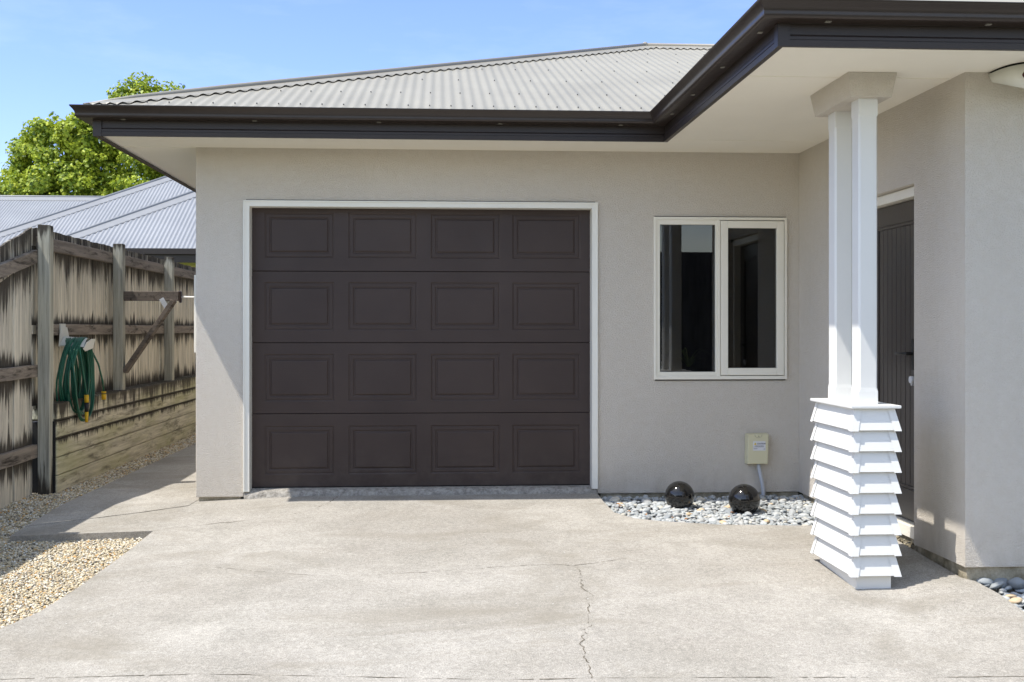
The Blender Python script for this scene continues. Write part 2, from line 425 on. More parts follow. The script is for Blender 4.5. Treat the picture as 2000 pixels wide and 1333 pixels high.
# cracks and the saw cut, a shallow dirty ribbon of broken width let into the slab
def ribbon(bm, pts, w, zoff=.0015, jit=.012, seed=1, mi=0, gap=.0):
    rr = random.Random(seed); dense = []
    for (x0, y0), (x1, y1) in zip(pts, pts[1:]):
        L = math.hypot(x1 - x0, y1 - y0); n = max(2, int(L / .022))
        for k in range(n): t = k / n; dense.append((x0 + (x1 - x0) * t, y0 + (y1 - y0) * t))
    dense.append(pts[-1]); out = []
    for i, (x, y) in enumerate(dense):
        a0 = dense[max(0, i - 1)]; a1 = dense[min(len(dense) - 1, i + 1)]
        d = Vector((a1[0] - a0[0], a1[1] - a0[1])).normalized(); nn = Vector((-d.y, d.x))
        off = (mnoise.noise(Vector((x * 14, y * 14, seed))) * jit * 1.3 + mnoise.noise(Vector((x * 45, y * 45, seed + 3))) * jit * .6)
        ww = w * max(.12, .65 + mnoise.noise(Vector((x * 6, y * 6, seed + 9))) * 1.5) * rr.uniform(.6, 1.4)
        px, py = x + nn.x * off, y + nn.y * off
        z = zg(px, py) + zoff + .006 * mnoise.noise(Vector((px * .8, py * .8, 0)))
        out.append((Vector((px + nn.x * ww / 2, py + nn.y * ww / 2, z)), Vector((px - nn.x * ww / 2, py - nn.y * ww / 2, z)), rr.random()))
    for p_, q_ in zip(out, out[1:]):
        if p_[2] < gap: continue
        quad(bm, [p_[0], p_[1], q_[1], q_[0]], mi)
bm = B()
CR_A = [(-1.89, 7.61), (-1.71, 7.71), (-1.32, 7.8), (-1.06, 7.9), (-0.93, 8.02), (-0.82, 8.28), (-0.77, 8.54), (-0.78, 8.62)]
CR_B = [(-1.28, 6.56), (-0.97, 6.39), (-0.62, 6.29), (-0.28, 6.31), (0.11, 6.37), (0.35, 6.43), (0.59, 6.46), (0.76, 6.44), (0.91, 6.49), (1.09, 6.59)]
CR_C = [(0.77, 6.42), (0.76, 6.09), (0.75, 5.96), (0.79, 5.83), (0.75, 5.77), (0.72, 5.55), (0.72, 5.45), (0.69, 5.27), (0.62, 5.08), (0.63, 4.94), (0.62, 4.78), (0.62, 4.62)]
ribbon(bm, CR_A, .0055, seed=2, gap=.05); ribbon(bm, CR_B, .005, seed=3, gap=.18); ribbon(bm, CR_C, .0095, jit=.024, seed=4, gap=.15)
ribbon(bm, [(-2.3, 4.90), (0.29, 4.62), (0.61, 4.62), (2.9, 4.53)], .007, jit=.004, seed=5, gap=.06)
ribbon(bm, [(-2.38, 8.04), (-2.14, 8.2), (-1.84, 8.45)], .006, jit=.003, seed=6, zoff=.004)
cr = obj('crack', bm, M_crack, drive, smooth='keep')

# gravel strip and patch
def in_poly(x, y, poly):
    c = False; j = len(poly) - 1
    for i in range(len(poly)):
        xi, yi = poly[i]; xj, yj = poly[j]
        if (yi > y) != (yj > y) and x < (xj - xi) * (y - yi) / (yj - yi) + xi: c = not c
        j = i
    return c
GP = [(-3.5, 3.3), (-3.4, 3.35), (-2.6, 4.2), (-2.2, 5.0), (-2.09, 5.53), (-2.0, 5.81), (-1.95, 6.23), (-1.91, 6.96), (-1.89, 7.61), (-2.78, 7.52), (-2.78, 19), (-3.5, 19)]
sheet('gravel_base', GP, -.060, [M_soil], 'structure', skirt=.2)
def ico(sub):
    bm = B(); bmesh.ops.create_icosphere(bm, subdivisions=sub, radius=1)
    v = np.array([x.co[:] for x in bm.verts]); bm.faces.ensure_lookup_table(); f = np.array([[x.index for x in q.verts] for q in bm.faces]); bm.free(); return v, f
def scatter_mesh(name, pts, sizes, flat, seed, sub=1, tilt=.5):
    """many small stones as one mesh; pts Nx3, sizes N"""
    rs = np.random.RandomState(seed); v, f = ico(sub); n = len(pts); nv = len(v)
    sc = np.stack([rs.uniform(.8, 1.35, n), rs.uniform(.65, 1.0, n), rs.uniform(*flat, n)], 1) * sizes[:, None]
    V = v[None] * (1 + rs.uniform(-.14, .14, (n, nv, 1))) * sc[:, None, :]
    az = rs.uniform(0, 2 * np.pi, n); tx = rs.normal(0, tilt, n)
    ct, st = np.cos(tx)[:, None], np.sin(tx)[:, None]
    y, z = V[..., 1] * ct - V[..., 2] * st, V[..., 1] * st + V[..., 2] * ct; x = V[..., 0]
    ca, sa = np.cos(az)[:, None], np.sin(az)[:, None]
    W = np.stack([x * ca - y * sa, x * sa + y * ca, z], -1) + pts[:, None, :]
    F = (f[None] + (np.arange(n) * nv)[:, None, None]).reshape(-1, 3)
    me = bpy.data.meshes.new(name); me.vertices.add(n * nv); me.vertices.foreach_set('co', W.astype(np.float32).ravel())
    me.loops.add(F.size); me.loops.foreach_set('vertex_index', F.astype(np.int32).ravel())
    me.polygons.add(len(F)); me.polygons.foreach_set('loop_start', (np.arange(len(F)) * 3).astype(np.int32))
    me.update(calc_edges=True)
    me.polygons.foreach_set('use_smooth', np.ones(len(F), bool)); me.update()
    return me
gp, gs = [], []
rs = random.Random(11)
for (x0, x1, y0, y1, dens, sz) in ((-3.4, -1.85, 4.0, 7.7, 11500, .0068), (-3.36, -2.76, 7.5, 11, 7000, .0085), (-3.22, -2.74, 11, 17, 3800, .011)):
    for _ in range(int((x1 - x0) * (y1 - y0) * dens)):
        x, y = rs.uniform(x0, x1), rs.uniform(y0, y1)
        if not in_poly(x, y, GP): continue
        gp.append((x, y, zg(x, y) - .052 + rs.uniform(0, .012) + .008 * mnoise.noise(Vector((x * 5, y * 5, 0))))); gs.append(sz * rs.uniform(.6, 1.45))
o = link('gravel', scatter_mesh('gravel', np.array(gp), np.array(gs), (.5, .9), 5), M_gravel)
tag(o, kind='stuff', label='fine tan pea gravel beside the driveway and along the fence')

# ------------------------------------------------------------------ the house
house = tag(empty('house', (0, 8.64, 0)), 'single-storey plastered house with brown garage door, white porch column and light grey corrugated roof', 'house')
FY, WX, WY, LX = 8.64, 2.78, 5.85, -1.833     # facade plane, wing side plane, wing front plane, left side plane
SOF = 2.574; WB = -.055
GO = (-1.481, 1.208, WB - .01, 2.181); WO = (1.639, 2.681, .821, 2.073)
bm = B(); wall_grid(bm, 'y', FY, .20, LX, WX + .1, WB, SOF + .02, [(-1.476, 1.203, WB, 2.176), (1.642, 2.678, .825, 2.070)])
obj('wall', bm, M_wall, house, bevel=.006)
bm = B(); wall_grid(bm, 'x', LX + .001, .20, FY + .201, 17.0, WB, SOF + .02); obj('wall', bm, M_wall, house)
bm = B(); wall_grid(bm, 'x', WX, .20, WY, FY - .001, WB, SOF + .02, [(6.50, 7.52, WB, 2.068)])
wall_grid(bm, 'y', WY, .20, WX + .20, 9.0, WB, SOF + .02); 
obj('wall', bm, M_wall, house)
bm = B(); box(bm, LX, 9, 16.8, 17.0, WB, SOF); box(bm, 8.8, 9, 6.06, 16.8, WB, SOF); obj('wall', bm, M_wall, house)
# foundation set back under the plaster
bm = B(); box(bm, LX + .02, -1.50, FY + .015, FY + .25, -.4, WB + .001)
box(bm, 1.23, WX, FY + .02, FY + .25, -.4, WB + .001); box(bm, LX + .02, LX + .2, FY + .25, 16.9, -.4, WB + .001)
box(bm, WX + .018, WX + .25, WY + .02, 6.49, -.4, WB + .001); box(bm, WX + .018, WX + .25, 7.53, 8.6, -.4, WB + .001)
box(bm, WX + .25, 8.9, WY + .02, WY + .3, -.4, WB + .001)
obj('plinth', bm, M_plinth, house)
# garage floor nib
bm = B(); vs = []
for i in range(140):
    x = -1.474 + i * (2.675 / 139)
    j1 = .012 * mnoise.noise(Vector((x * 9, 1, 0))) + .006 * mnoise.noise(Vector((x * 40, 1, 0)))
    j2 = .012 * mnoise.noise(Vector((x * 7, 4, 0)))
    vs.append([bm.verts.new(p) for p in ((x, 8.62 + j2, -.12), (x, 8.625 + j2, -.036 + j1), (x, 8.66 + j1, -.010 + j1 * .5), (x, 8.70, -.003), (x, 9.0, -.002))])
for a_, b_ in zip(vs, vs[1:]):
    for k in range(4): bm.faces.new((a_[k], b_[k], b_[k + 1], a_[k + 1])).smooth = True
obj('threshold', bm, M_nib, house, smooth='keep')

# soffit
bm = B(); T = SOF + .012
box(bm, -2.400, LX + .15, 8.058, 17.4, SOF, T)                # left strip and corner
box(bm, LX + .15, 1.611, 8.058, FY + .15, SOF, T)
box(bm, 1.611, WX + .15, 5.300, FY + .15, SOF, T)
box(bm, WX + .15, 9.4, 5.300, WY + .15, SOF, T)
obj('soffit', bm, M_soffit, house)
bm = B()
bm.free()
for j_ in ((1.62, WX - .001, 6.012, 6.028), (1.62, WX - .001, 8.072, 8.088), (-2.39, LX - .001, FY - .008, FY + .008), (4.0, 4.016, 5.36, WY - .002), (-.6, -.588, 8.07, FY - .002)):
    bm = B(); box(bm, *j_, SOF - .0025, SOF + .001); obj('soffit_joint', bm, M_soffit, house)

# fascia and gutter
FP = [(-2.408, 17.4), (-2.408, 8.05), (1.603, 8.05), (1.603, 5.292), (9.5, 5.292)]
prof = [(-.03, 2.556), (0, 2.554), (.001, 2.582), (-.003, 2.583), (-.003, 2.587), (0, 2.588), (0, 2.602), (-.007, 2.612), (-.007, 2.664), (-.002, 2.674), (-.002, 2.72), (-.012, 2.72), (-.012, 2.566), (-.03, 2.566)]
bm = B(); sweep(bm, FP, prof, True); obj('fascia', bm, M_brown, house)
for cx, cy, sx in ((-2.408, 8.05, 1), (1.603, 5.292, 1)):
    bm = B(); box(bm, cx - .004, cx + .055, cy - .0042, cy - .0012, 2.5525, 2.668); box(bm, cx - .0042, cx - .0012, cy, cy + .055, 2.5525, 2.668)
    for zz in (2.572, 2.63):
        box(bm, cx + .046, cx + .051, cy - .0062, cy - .0035, zz, zz + .005)
    obj('fascia_corner_cover', bm, M_brown, house)
gprof = [(0, 2.664), (.080, 2.664), (.090, 2.667), (.096, 2.674), (.098, 2.684), (.097, 2.692), (.100, 2.704), (.108, 2.718), (.119, 2.731), (.125, 2.737), (.127, 2.745), (.122, 2.748), (.117, 2.745),
         (.113, 2.735), (.102, 2.722), (.094, 2.706), (.091, 2.690), (.088, 2.674), (.003, 2.671), (.003, 2.72), (0, 2.72)]
bm = B(); sweep(bm, FP, gprof, True)
for f in bm.faces: f.smooth = len(f.verts) == 4
gut = obj('gutter', bm, M_gutter, house)
md = gut.modifiers.new('es', 'EDGE_SPLIT'); md.split_angle = math.radians(33)
bm = B(); box(bm, -.014, .014, -.05, -.028, 2.6605, 2.667); cm = obj('gutter_clip', bm, M_clip, gut); base = cm.location.copy()
spots = [(-2.194, 8.05, 0), (-1.294, 8.05, 0), (-.431, 8.05, 0), (.423, 8.05, 0), (1.284, 8.05, 0), (1.603, 5.465, -90), (1.603, 6.203, -90), (1.603, 6.946, -90), (1.603, 7.57, -90), (1.83, 5.292, 0), (2.61, 5.292, 0)]
for i, (x, y, r) in enumerate(spots):
    c_ = cm if i == 0 else cm.copy()
    if i: C.objects.link(c_)
    c_.location = base + Vector((x, y, 0)); c_.rotation_euler = (0, 0, math.radians(r))

# roof
def corr(bm, x0, x1, ylo, yhi, zf, pitch=.076, amp=.0048, samp=8, mi=0):
    """corrugated plane whose ribs run along Y; ylo/yhi give the ends of each rib, zf its height"""
    n = int((x1 - x0) / pitch * samp); prev = None
    for i in range(n + 1):
        x = x0 + (x1 - x0) * i / n; lo, hi = ylo(x), yhi(x)
        if hi - lo < .002: prev = None; continue
        dz = amp * math.cos(2 * math.pi * x / pitch)
        cur = [bm.verts.new((x, lo, zf(x, lo) + dz)), bm.verts.new((x, hi, zf(x, hi) + dz))]
        if prev:
            f = bm.faces.new((prev[0], cur[0], cur[1], prev[1])); f.smooth = True; f.material_index = mi
        prev = cur
M_ = .3463; EY, EX, EZ = 8.0, -2.46, 2.76; RY = 12.79; WE, WF = 1.50, 5.242
bm = B()
corr(bm, EX, 6.29, lambda x: max(EY, EY + x - WE) - .012, lambda x: min(EY + x - EX, RY), lambda x, y: EZ + M_ * (y - EY))
z1 = EZ + M_ * (RY - EY)
bmq = lambda *p: quad(bm, p)
bmq((EX, EY, EZ), (2.33, RY, z1), (EX, RY * 2 - EY, EZ)); bmq((EX, RY * 2 - EY, EZ), (2.33, RY, z1), (9.6, RY, z1), (9.6, RY * 2 - EY, EZ))
bmq((WE, WF, EZ), (6.29, WF + 4.79, z1), (6.29, RY, z1), (WE, EY, EZ))
bmesh.ops.recalc_face_normals(bm, faces=bm.faces)
# wing front plane, corrugated
corr(bm, WE, 9.6, lambda x: WF - .012, lambda x: min(WF + x - WE, WF + 4.79), lambda x, y: EZ + M_ * (y - WF))
bmq((6.29, WF + 4.79, z1), (9.6, WF + 4.79, z1), (9.6, RY, z1), (6.29, RY, z1))
# screws on the crests
def screw(x, y):
    z = EZ + M_ * (y - EY) + .0085
    m = Matrix.Translation((x, y, z + .003)) @ Matrix.Rotation(math.atan(M_), 4, 'X')
    r = bmesh.ops.create_cone(bm, segments=6, radius1=.006, radius2=.0045, depth=.009, cap_ends=True, matrix=m)
    for v in r['verts']:
        for f in v.link_faces: f.material_index = 1
k0 = math.ceil((EX + .1) / .076)
for row, (yy, st) in enumerate(((8.09, 2), (8.75, 3), (9.55, 4), (10.35, 4), (11.15, 4), (11.95, 4), (12.55, 4))):
    k = k0 + (row * 3) % 5
    while k * .076 < 5.5:
        x = k * .076; k += st
        if yy < EY + x - EX - .25 and yy > EY + x - WE + .1: screw(x, yy)
roof = obj('roof', bm, [M_roof, M_screw], house, smooth='keep')
# hip and ridge capping: two flanges dressed over the ribs and a rolled crown
def cap_run(bm, p, q, side_dirs, w=.165, roll=.024, sheet_z=None, pitch=.076):
    p, q = Vector(p), Vector(q); L = (q - p).length; d = (q - p).normalized(); n = int(L / .019)
    for sd, zf, lead in side_dirs:
        sd = Vector(sd).normalized(); prev = None
        for i in range(n + 1):
            c0 = p + d * (L * i / n); e = c0 + sd * min(w, L * i / n * .72 + .012); e.z = zf(e.x, e.y) + .014
            lip = e + sd * .012
            lip.z = zf(lip.x, lip.y) + (.011 + .009 * math.cos(2 * math.pi * lip.x / pitch) if lead else .004)
            dip = e + sd * .028
            dip.z = zf(dip.x, dip.y) + (.0085 * math.cos(2 * math.pi * dip.x / pitch) + .003 if lead else .002)
            zc = c0 + Vector((0, 0, .016)) + sd * .012
            cur = [bm.verts.new(zc), bm.verts.new(e)] + ([bm.verts.new(lip)] if lead else [])
            if prev:
                for a_ in range(len(cur) - 1): bm.faces.new((prev[a_], prev[a_ + 1], cur[a_ + 1], cur[a_])).smooth = False
            prev = cur
    tube(bm, [p + Vector((0, 0, .006)), p + d * .4 + Vector((0, 0, .018)), p + d * 1.2 + Vector((0, 0, .022)), q + Vector((0, 0, .022))], [roll * .35, roll * .8, roll, roll], 12) if abs(d.z) > .05 else tube(bm, [p + Vector((0, 0, .022)), q + Vector((0, 0, .022))], roll, 12)
bm = B()
zfm = lambda x, y: EZ + M_ * (y - EY)
zfl = lambda x, y: EZ + M_ * (x - EX)
zfb = lambda x, y: EZ + M_ * (2 * RY - EY - y)
cap_run(bm, (EX + .0, EY + .0, EZ - .004), (2.33, RY, z1 + .005), [((1, -1, 0), zfm, True), ((-1, 1, 0), zfl, False)], w=.15)
cap_run(bm, (2.30, RY, z1 + .005), (9.5, RY, z1 + .005), [((0, -1, 0), zfm, True), ((0, 1, 0), zfb, False)], w=.17)
cap_run(bm, (WE + .02, WF + .02, EZ + .012), (6.29, WF + 4.79, z1 + .005), [((1, -1, 0), lambda x, y: EZ + M_ * (y - WF), True), ((-1, 1, 0), lambda x, y: EZ + M_ * (x - WE), False)], w=.15)
bmesh.ops.create_uvsphere(bm, u_segments=12, v_segments=8, radius=.034, matrix=Matrix.Translation((2.33, RY, z1 + .03)))
obj('roof_capping', bm, M_cap, house, smooth='keep')

# ---- garage door with frame
gd = empty('garage_door', (0, .1, 0)); gd.parent = house
def nested(bm, x0, x1, z0, z1, y):
    """a pressed panel: nested rectangular steps from the outside in"""
    steps = [(0, 0), (.004, .004), (.009, .0065), (.014, .003), (.034, .003), (.039, .0075), (.045, .008), (.052, .001), (.060, .0)]
    prev = None
    for ins, dep in steps:
        r = [bm.verts.new((xx, y + dep, zz)) for xx, zz in ((x0 + ins, z0 + ins), (x1 - ins, z0 + ins), (x1 - ins, z1 - ins), (x0 + ins, z1 - ins))]
        if prev:
            for k in range(4): bm.faces.new((prev[k], prev[(k + 1) % 4], r[(k + 1) % 4], r[k]))
        prev = r
    bm.faces.new(prev)
DX = [(-1.338, -.812), (-.702, -.180), (-.072, .460), (.558, 1.084)]
secs = [(1.654, 2.18, 1.753, 2.098), (1.107, 1.650, 1.200, 1.568), (.565, 1.103, .658, 1.018), (.004, .561, .098, .468)]
for z0, z1s, p0, p1 in secs:
    bm = B(); y = 8.745; xa, xb = -1.452, 1.182
    xs = [xa] + [v for p in DX for v in p] + [xb]; zs = [z0, p0, p1, z1s]
    for i in range(len(xs) - 1):
        for j in range(3):
            if i % 2 == 1 and j == 1: nested(bm, xs[i], xs[i + 1], p0, p1, y)
            else: quad(bm, [(xs[i], y, zs[j]), (xs[i + 1], y, zs[j]), (xs[i + 1], y, zs[j + 1]), (xs[i], y, zs[j + 1])])
    bmesh.ops.remove_doubles(bm, verts=bm.verts, dist=1e-5)
    e = [e for e in bm.edges if e.is_boundary]; r = bmesh.ops.extrude_edge_only(bm, edges=e)
    for v in r['geom']:
        if isinstance(v, bmesh.types.BMVert): v.co.y += .035
    obj('door_section', bm, M_gdoor, gd, bevel=.0015, segs=1)
bm = B(); box(bm, -1.46, 1.19, 8.785, 8.80, .002, 2.2); obj('door_backing', bm, M_dark, gd)
bm = B(); box(bm, -1.452, 1.182, 8.742, 8.778, -.002, .0035); obj('bottom_seal', bm, M_dark, gd)
bm = B()
x0, x1, zt, zb = -1.479, 1.206, 2.179, -.016; w = .046
for (a0, a1, b0, b1) in ((x0, x0 + w, zb, zt), (x1 - w, x1, zb, zt), (x0 + w, x1 - w, zt - w, zt)):
    box(bm, a0, a1, FY - .012, FY + .13, b0, b1)
# thin outer bead
for (a0, a1, b0, b1) in ((x0, x0 + .012, zb, zt - .012), (x1 - .012, x1, zb, zt - .012), (x0, x1, zt - .012, zt)):
    box(bm, a0, a1, FY - .020, FY - .0121, b0, b1)
obj('garage_door_frame', bm, plain('cream_white_paint', (.84, .82, .74), .4, .4, None, .02), house, bevel=.002)
bm = B(); box(bm, x0 + .02, x1 - .02, FY - .003, FY + .01, zt + .001, zt + .006); obj('head_flashing', bm, M_dark, house)

# ---- window
win = empty('window', (2.16, 0, .82)); win.parent = house
def rect_frame(bm, x0, x1, z0, z1, w, y0, y1):
    ws = w if isinstance(w, tuple) else (w, w, w, w)     # left right bottom top
    box(bm, x0, x0 + ws[0], y0, y1, z0, z1); box(bm, x1 - ws[1], x1, y0, y1, z0, z1)
    box(bm, x0 + ws[0], x1 - ws[1], y0, y1, z0, z0 + ws[2]); box(bm, x0 + ws[0], x1 - ws[1], y0, y1, z1 - ws[3], z1)
bm = B(); rect_frame(bm, 1.639, 2.681, .821, 2.073, (.020, .020, .026, .022), FY - .018, FY + .08)
rect_frame(bm, 1.659, 2.140, .847, 2.051, (.028, .020, .032, .036), FY - .010, FY + .06)
box(bm, 2.1401, 2.158, FY - .016, FY + .07, .847, 2.051)
obj('window_frame', bm, M_frame, win, bevel=.0025)
bm = B(); rect_frame(bm, 2.162, 2.657, .852, 2.046, (.056, .056, .056, .056), FY - .016, FY + .04)
obj('sash', bm, M_frame, win, bevel=.004)
bm = B(); box(bm, 1.686, 2.121, FY + .012, FY + .016, .878, 2.016); obj('pane', bm, M_glass, win)
bm = B(); box(bm, 2.217, 2.602, FY + .010, FY + .014, .907, 1.991); obj('pane', bm, M_glass, win)
bm = B(); box(bm, 1.645, 2.675, FY - .004, FY + .01, 2.074, 2.079); obj('flashing', bm, M_dark, win)
bm = B(); box(bm, 1.65, 2.67, FY - .008, FY + .02, .812, .820); obj('sill_shadow_strip', bm, M_dark, win)  # near-black strip stands in for the shadow below the sill
# room behind
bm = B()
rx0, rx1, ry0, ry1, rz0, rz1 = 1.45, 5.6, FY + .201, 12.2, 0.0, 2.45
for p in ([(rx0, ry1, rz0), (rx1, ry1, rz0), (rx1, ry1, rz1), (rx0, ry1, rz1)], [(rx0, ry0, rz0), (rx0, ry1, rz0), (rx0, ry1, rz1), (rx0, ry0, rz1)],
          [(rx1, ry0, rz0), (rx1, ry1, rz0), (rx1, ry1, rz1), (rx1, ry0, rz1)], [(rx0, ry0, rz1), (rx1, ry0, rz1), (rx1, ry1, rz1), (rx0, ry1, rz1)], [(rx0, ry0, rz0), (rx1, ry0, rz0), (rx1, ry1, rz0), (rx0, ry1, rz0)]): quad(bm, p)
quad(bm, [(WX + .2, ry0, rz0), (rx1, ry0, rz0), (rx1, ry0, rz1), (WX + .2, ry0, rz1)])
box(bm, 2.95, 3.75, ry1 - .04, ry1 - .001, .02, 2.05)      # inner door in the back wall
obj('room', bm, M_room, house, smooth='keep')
bm = B(); box(bm, 1.60, 2.72, FY + .085, FY + .34, .800, .835); box(bm, 1.60, 1.643, FY + .085, FY + .215, .835, 2.1); obj('inner_sill', bm, M_white, win)
# curtain at the left edge, folds
bm = B(); prev = None
for i in range(41):
    t = i / 40; x = 1.66 + .085 * t; yy = FY + .30 + .022 * math.sin(t * 14)
    cur = [bm.verts.new((x, yy, .86)), bm.verts.new((x, yy, 2.2))]
    if prev: bm.faces.new((prev[0], cur[0], cur[1], prev[1])).smooth = True
    prev = cur
cu = obj('curtain', bm, M_curtain, smooth='keep'); md = cu.modifiers.new('s', 'SOLIDIFY'); md.thickness = .003; centre(cu)
tag(cu, 'pale gathered curtain hanging behind the left pane of the window', 'curtain')
# plant on the sill
pl = tag(empty('potted_plant', (1.96, FY + .21, .836)), 'spiky green pot plant on the sill behind the left pane', 'plant')
a = N('plant_leaf', .5, .4); a.color(a.ramp(a.island(), [(0, (.20, .30, .06)), (1, (.50, .56, .14))])); M_pleaf = a.m
bm = B(); rr = random.Random(4)
for k in range(30):
    an = rr.uniform(0, 6.28); L = rr.uniform(.08, .2); h = rr.uniform(.05, .17); prev = None
    for s_ in range(7):
        t = s_ / 6; x = 1.96 + math.cos(an) * L * t; y = FY + .21 + math.sin(an) * L * t * .45; z = .90 + h * math.sin(t * 2.3)
        w_ = .005 * (1 - t) + .0008; q = Vector((-math.sin(an), math.cos(an), 0)) * w_
        cur = [bm.verts.new(Vector((x, y, z)) + q), bm.verts.new(Vector((x, y, z)) - q)]
        if prev: bm.faces.new((prev[0], cur[0], cur[1], prev[1]))
        prev = cur
obj('leaves', bm, M_pleaf, pl, smooth='keep')
bm = B(); bmesh.ops.create_cone(bm, segments=20, radius1=.045, radius2=.06, depth=.075, cap_ends=True, matrix=Matrix.Translation((1.96, FY + .21, .8745)))
obj('pot', bm, M_room, pl)

# ---- entry door (in the side wall of the wing)
ed = empty('entry_door', (.1, -1.6, 0)); ed.parent = house
ed.location = (2.88, 7.0 - 8.64, 0)
bm = B()
box(bm, 2.825, 2.93, 6.502, 6.545, -.03, 2.064); box(bm, 2.825, 2.93, 7.475, 7.518, -.03, 2.064)
box(bm, 2.825, 2.93, 6.545, 7.475, 2.005, 2.064); box(bm, 2.815, 2.95, 6.545, 7.475, -.045, .026)
obj('door_frame', bm, M_frame, ed, bevel=.003)
bm = B(); ya, yb = 6.549, 7.471
box(bm, 2.885, 2.925, ya, ya + .125, .032, 2.0); box(bm, 2.885, 2.925, yb - .125, yb, .032, 2.0)
box(bm, 2.885, 2.925, ya + .125, yb - .125, 1.875, 2.0); box(bm, 2.885, 2.925, ya + .125, yb - .125, .032, .22)
rect = (ya + .125, yb - .125)
for (y0, y1, z0, z1_) in ((rect[0], rect[0] + .02, .22, 1.875), (rect[1] - .02, rect[1], .22, 1.875)): box(bm, 2.891, 2.92, y0, y1, z0, z1_)
box(bm, 2.891, 2.92, rect[0] + .02, rect[1] - .02, 1.855, 1.875); box(bm, 2.891, 2.92, rect[0] + .02, rect[1] - .02, .22, .24)
n = 9; ww = (rect[1] - rect[0] - .04) / n
for k in range(n): box(bm, 2.898, 2.918, rect[0] + .02 + k * ww + .003, rect[0] + .02 + (k + 1) * ww - .003, .24, 1.855)
box(bm, 2.905, 2.915, rect[0], rect[1], .22, 1.875)
obj('door_leaf', bm, M_edoor, ed, bevel=.002)
M_blk = plain('black_metal', (.02, .02, .02), .35); M_steel = plain('steel', (.6, .6, .6), .25)
bm = B(); box(bm, 2.874, 2.884, 6.735, 6.765, .96, 1.15)
tube(bm, [(2.88, 6.75, 1.06), (2.835, 6.75, 1.06), (2.828, 6.76, 1.06), (2.828, 6.80, 1.06), (2.83, 6.89, 1.057)], .010, 10)
obj('handle', bm, M_blk, ed, bevel=.002)
bm = B(); tube(bm, [(2.884, 6.75, .90), (2.862, 6.75, .90)], .022, 18); box(bm, 2.868, 2.882, 6.742, 6.758, .865, .90); obj('lock', bm, M_steel, ed)
bm = B(); box(bm, 2.965, 2.985, 6.5, 7.52, 0, 2.07); obj('door_backing', bm, M_dark, ed)
bm = B(); rr = random.Random(3)
for k in range(150):
    y = rr.uniform(6.46, 7.5); x = 2.80 + rr.uniform(0, .05)
    m = Matrix.Translation((x, y, rr.uniform(-.125, -.06))) @ Matrix.Rotation(rr.uniform(0, 3), 4, 'Z') @ Matrix.Diagonal((rr.uniform(.006, .014), rr.uniform(.006, .014), rr.uniform(.004, .008), 1))
    bmesh.ops.create_icosphere(bm, subdivisions=1, radius=1, matrix=m)
box(bm, 2.83, 2.95, 6.5, 7.52, -.3, -.046)
obj('sill_mortar', bm, M_plinth, ed)

# ---- porch column
pc = empty('porch_column', (2.293, -2.465, 0)); pc.parent = house
cx0, cx1, cy0, cy1 = 2.158, 2.428, 5.835, 6.497
bm = B(); box(bm, 2.199, 2.389, 5.877, 6.452, -.22, .02); obj('base_block', bm, M_white, pc, bevel=.003)
lips = [.675 - .1097 * k for k in range(8)]
def board_ring(bm, zl, h, ov, x0, x1, y0, y1, ins=.028, th=.012):
    """weatherboard course: leaning faces, thick lower lip"""
    def ring(i, z): return [(x0 + i, y0 + i, z), (x1 - i, y0 + i, z), (x1 - i, y1 - i, z), (x0 + i, y1 - i, z)]
    rs_ = [ring(ins, zl + h), ring(-ov, zl), ring(-ov + th, zl - .001), ring(ins + .004, zl + h - .02)]
    vv = [[bm.verts.new(p) for p in r] for r in rs_]
    for a_, b_ in zip(vv, vv[1:]):
        for k in range(4): bm.faces.new((a_[k], a_[(k + 1) % 4], b_[(k + 1) % 4], b_[k]))
bm = B()
for zl in lips: board_ring(bm, zl, .118, 0, cx0 + .003, cx1 - .003, cy0 + .003, cy1 - .003)
obj('weatherboard_cladding', bm, M_white, pc, bevel=.0012, segs=1)
bm = B()                                                    # folded corner soakers
def soaker(cx, cy, sx, sy, zl, h=.112, ins=.027):
    o_ = .0045; L = .040
    for ax in (0, 1):
        pts = []
        for (i, z) in ((-o_, zl - .004), (ins - .0045, zl + h)):
            c0 = Vector((cx + sx * i, cy + sy * i, z)); c1 = c0.copy()
            if ax == 0: c1.x += sx * L
            else: c1.y += sy * L
            pts.append((c0, c1))
        quad(bm, [pts[0][0], pts[0][1], pts[1][1], pts[1][0]])
        # hem under the lip
        off = Vector((0, sy * .014, .002)) if ax == 0 else Vector((sx * .014, 0, .002))
        quad(bm, [pts[0][0], pts[0][1], pts[0][1] + off, pts[0][0] + off])
bm.free()
for cx, cy, sx, sy in ((cx0 + .003, cy0 + .003, 1, 1), (cx1 - .003, cy0 + .003, -1, 1), (cx0 + .003, cy1 - .003, 1, -1), (cx1 - .003, cy1 - .003, -1, -1)):
    bm = B()
    for zl in lips: soaker(cx, cy, sx, sy, zl)
    obj('corner_soaker', bm, M_white, pc, smooth='keep')
bm = B(); box(bm, 2.200, 2.386, 5.878, 6.452, .0205, .785); obj('column_core', bm, M_white, pc)
bm = B(); box(bm, 2.157, 2.428, 5.834, 6.50, .790, .806); obj('column_ledge', bm, M_white, pc, bevel=.003)
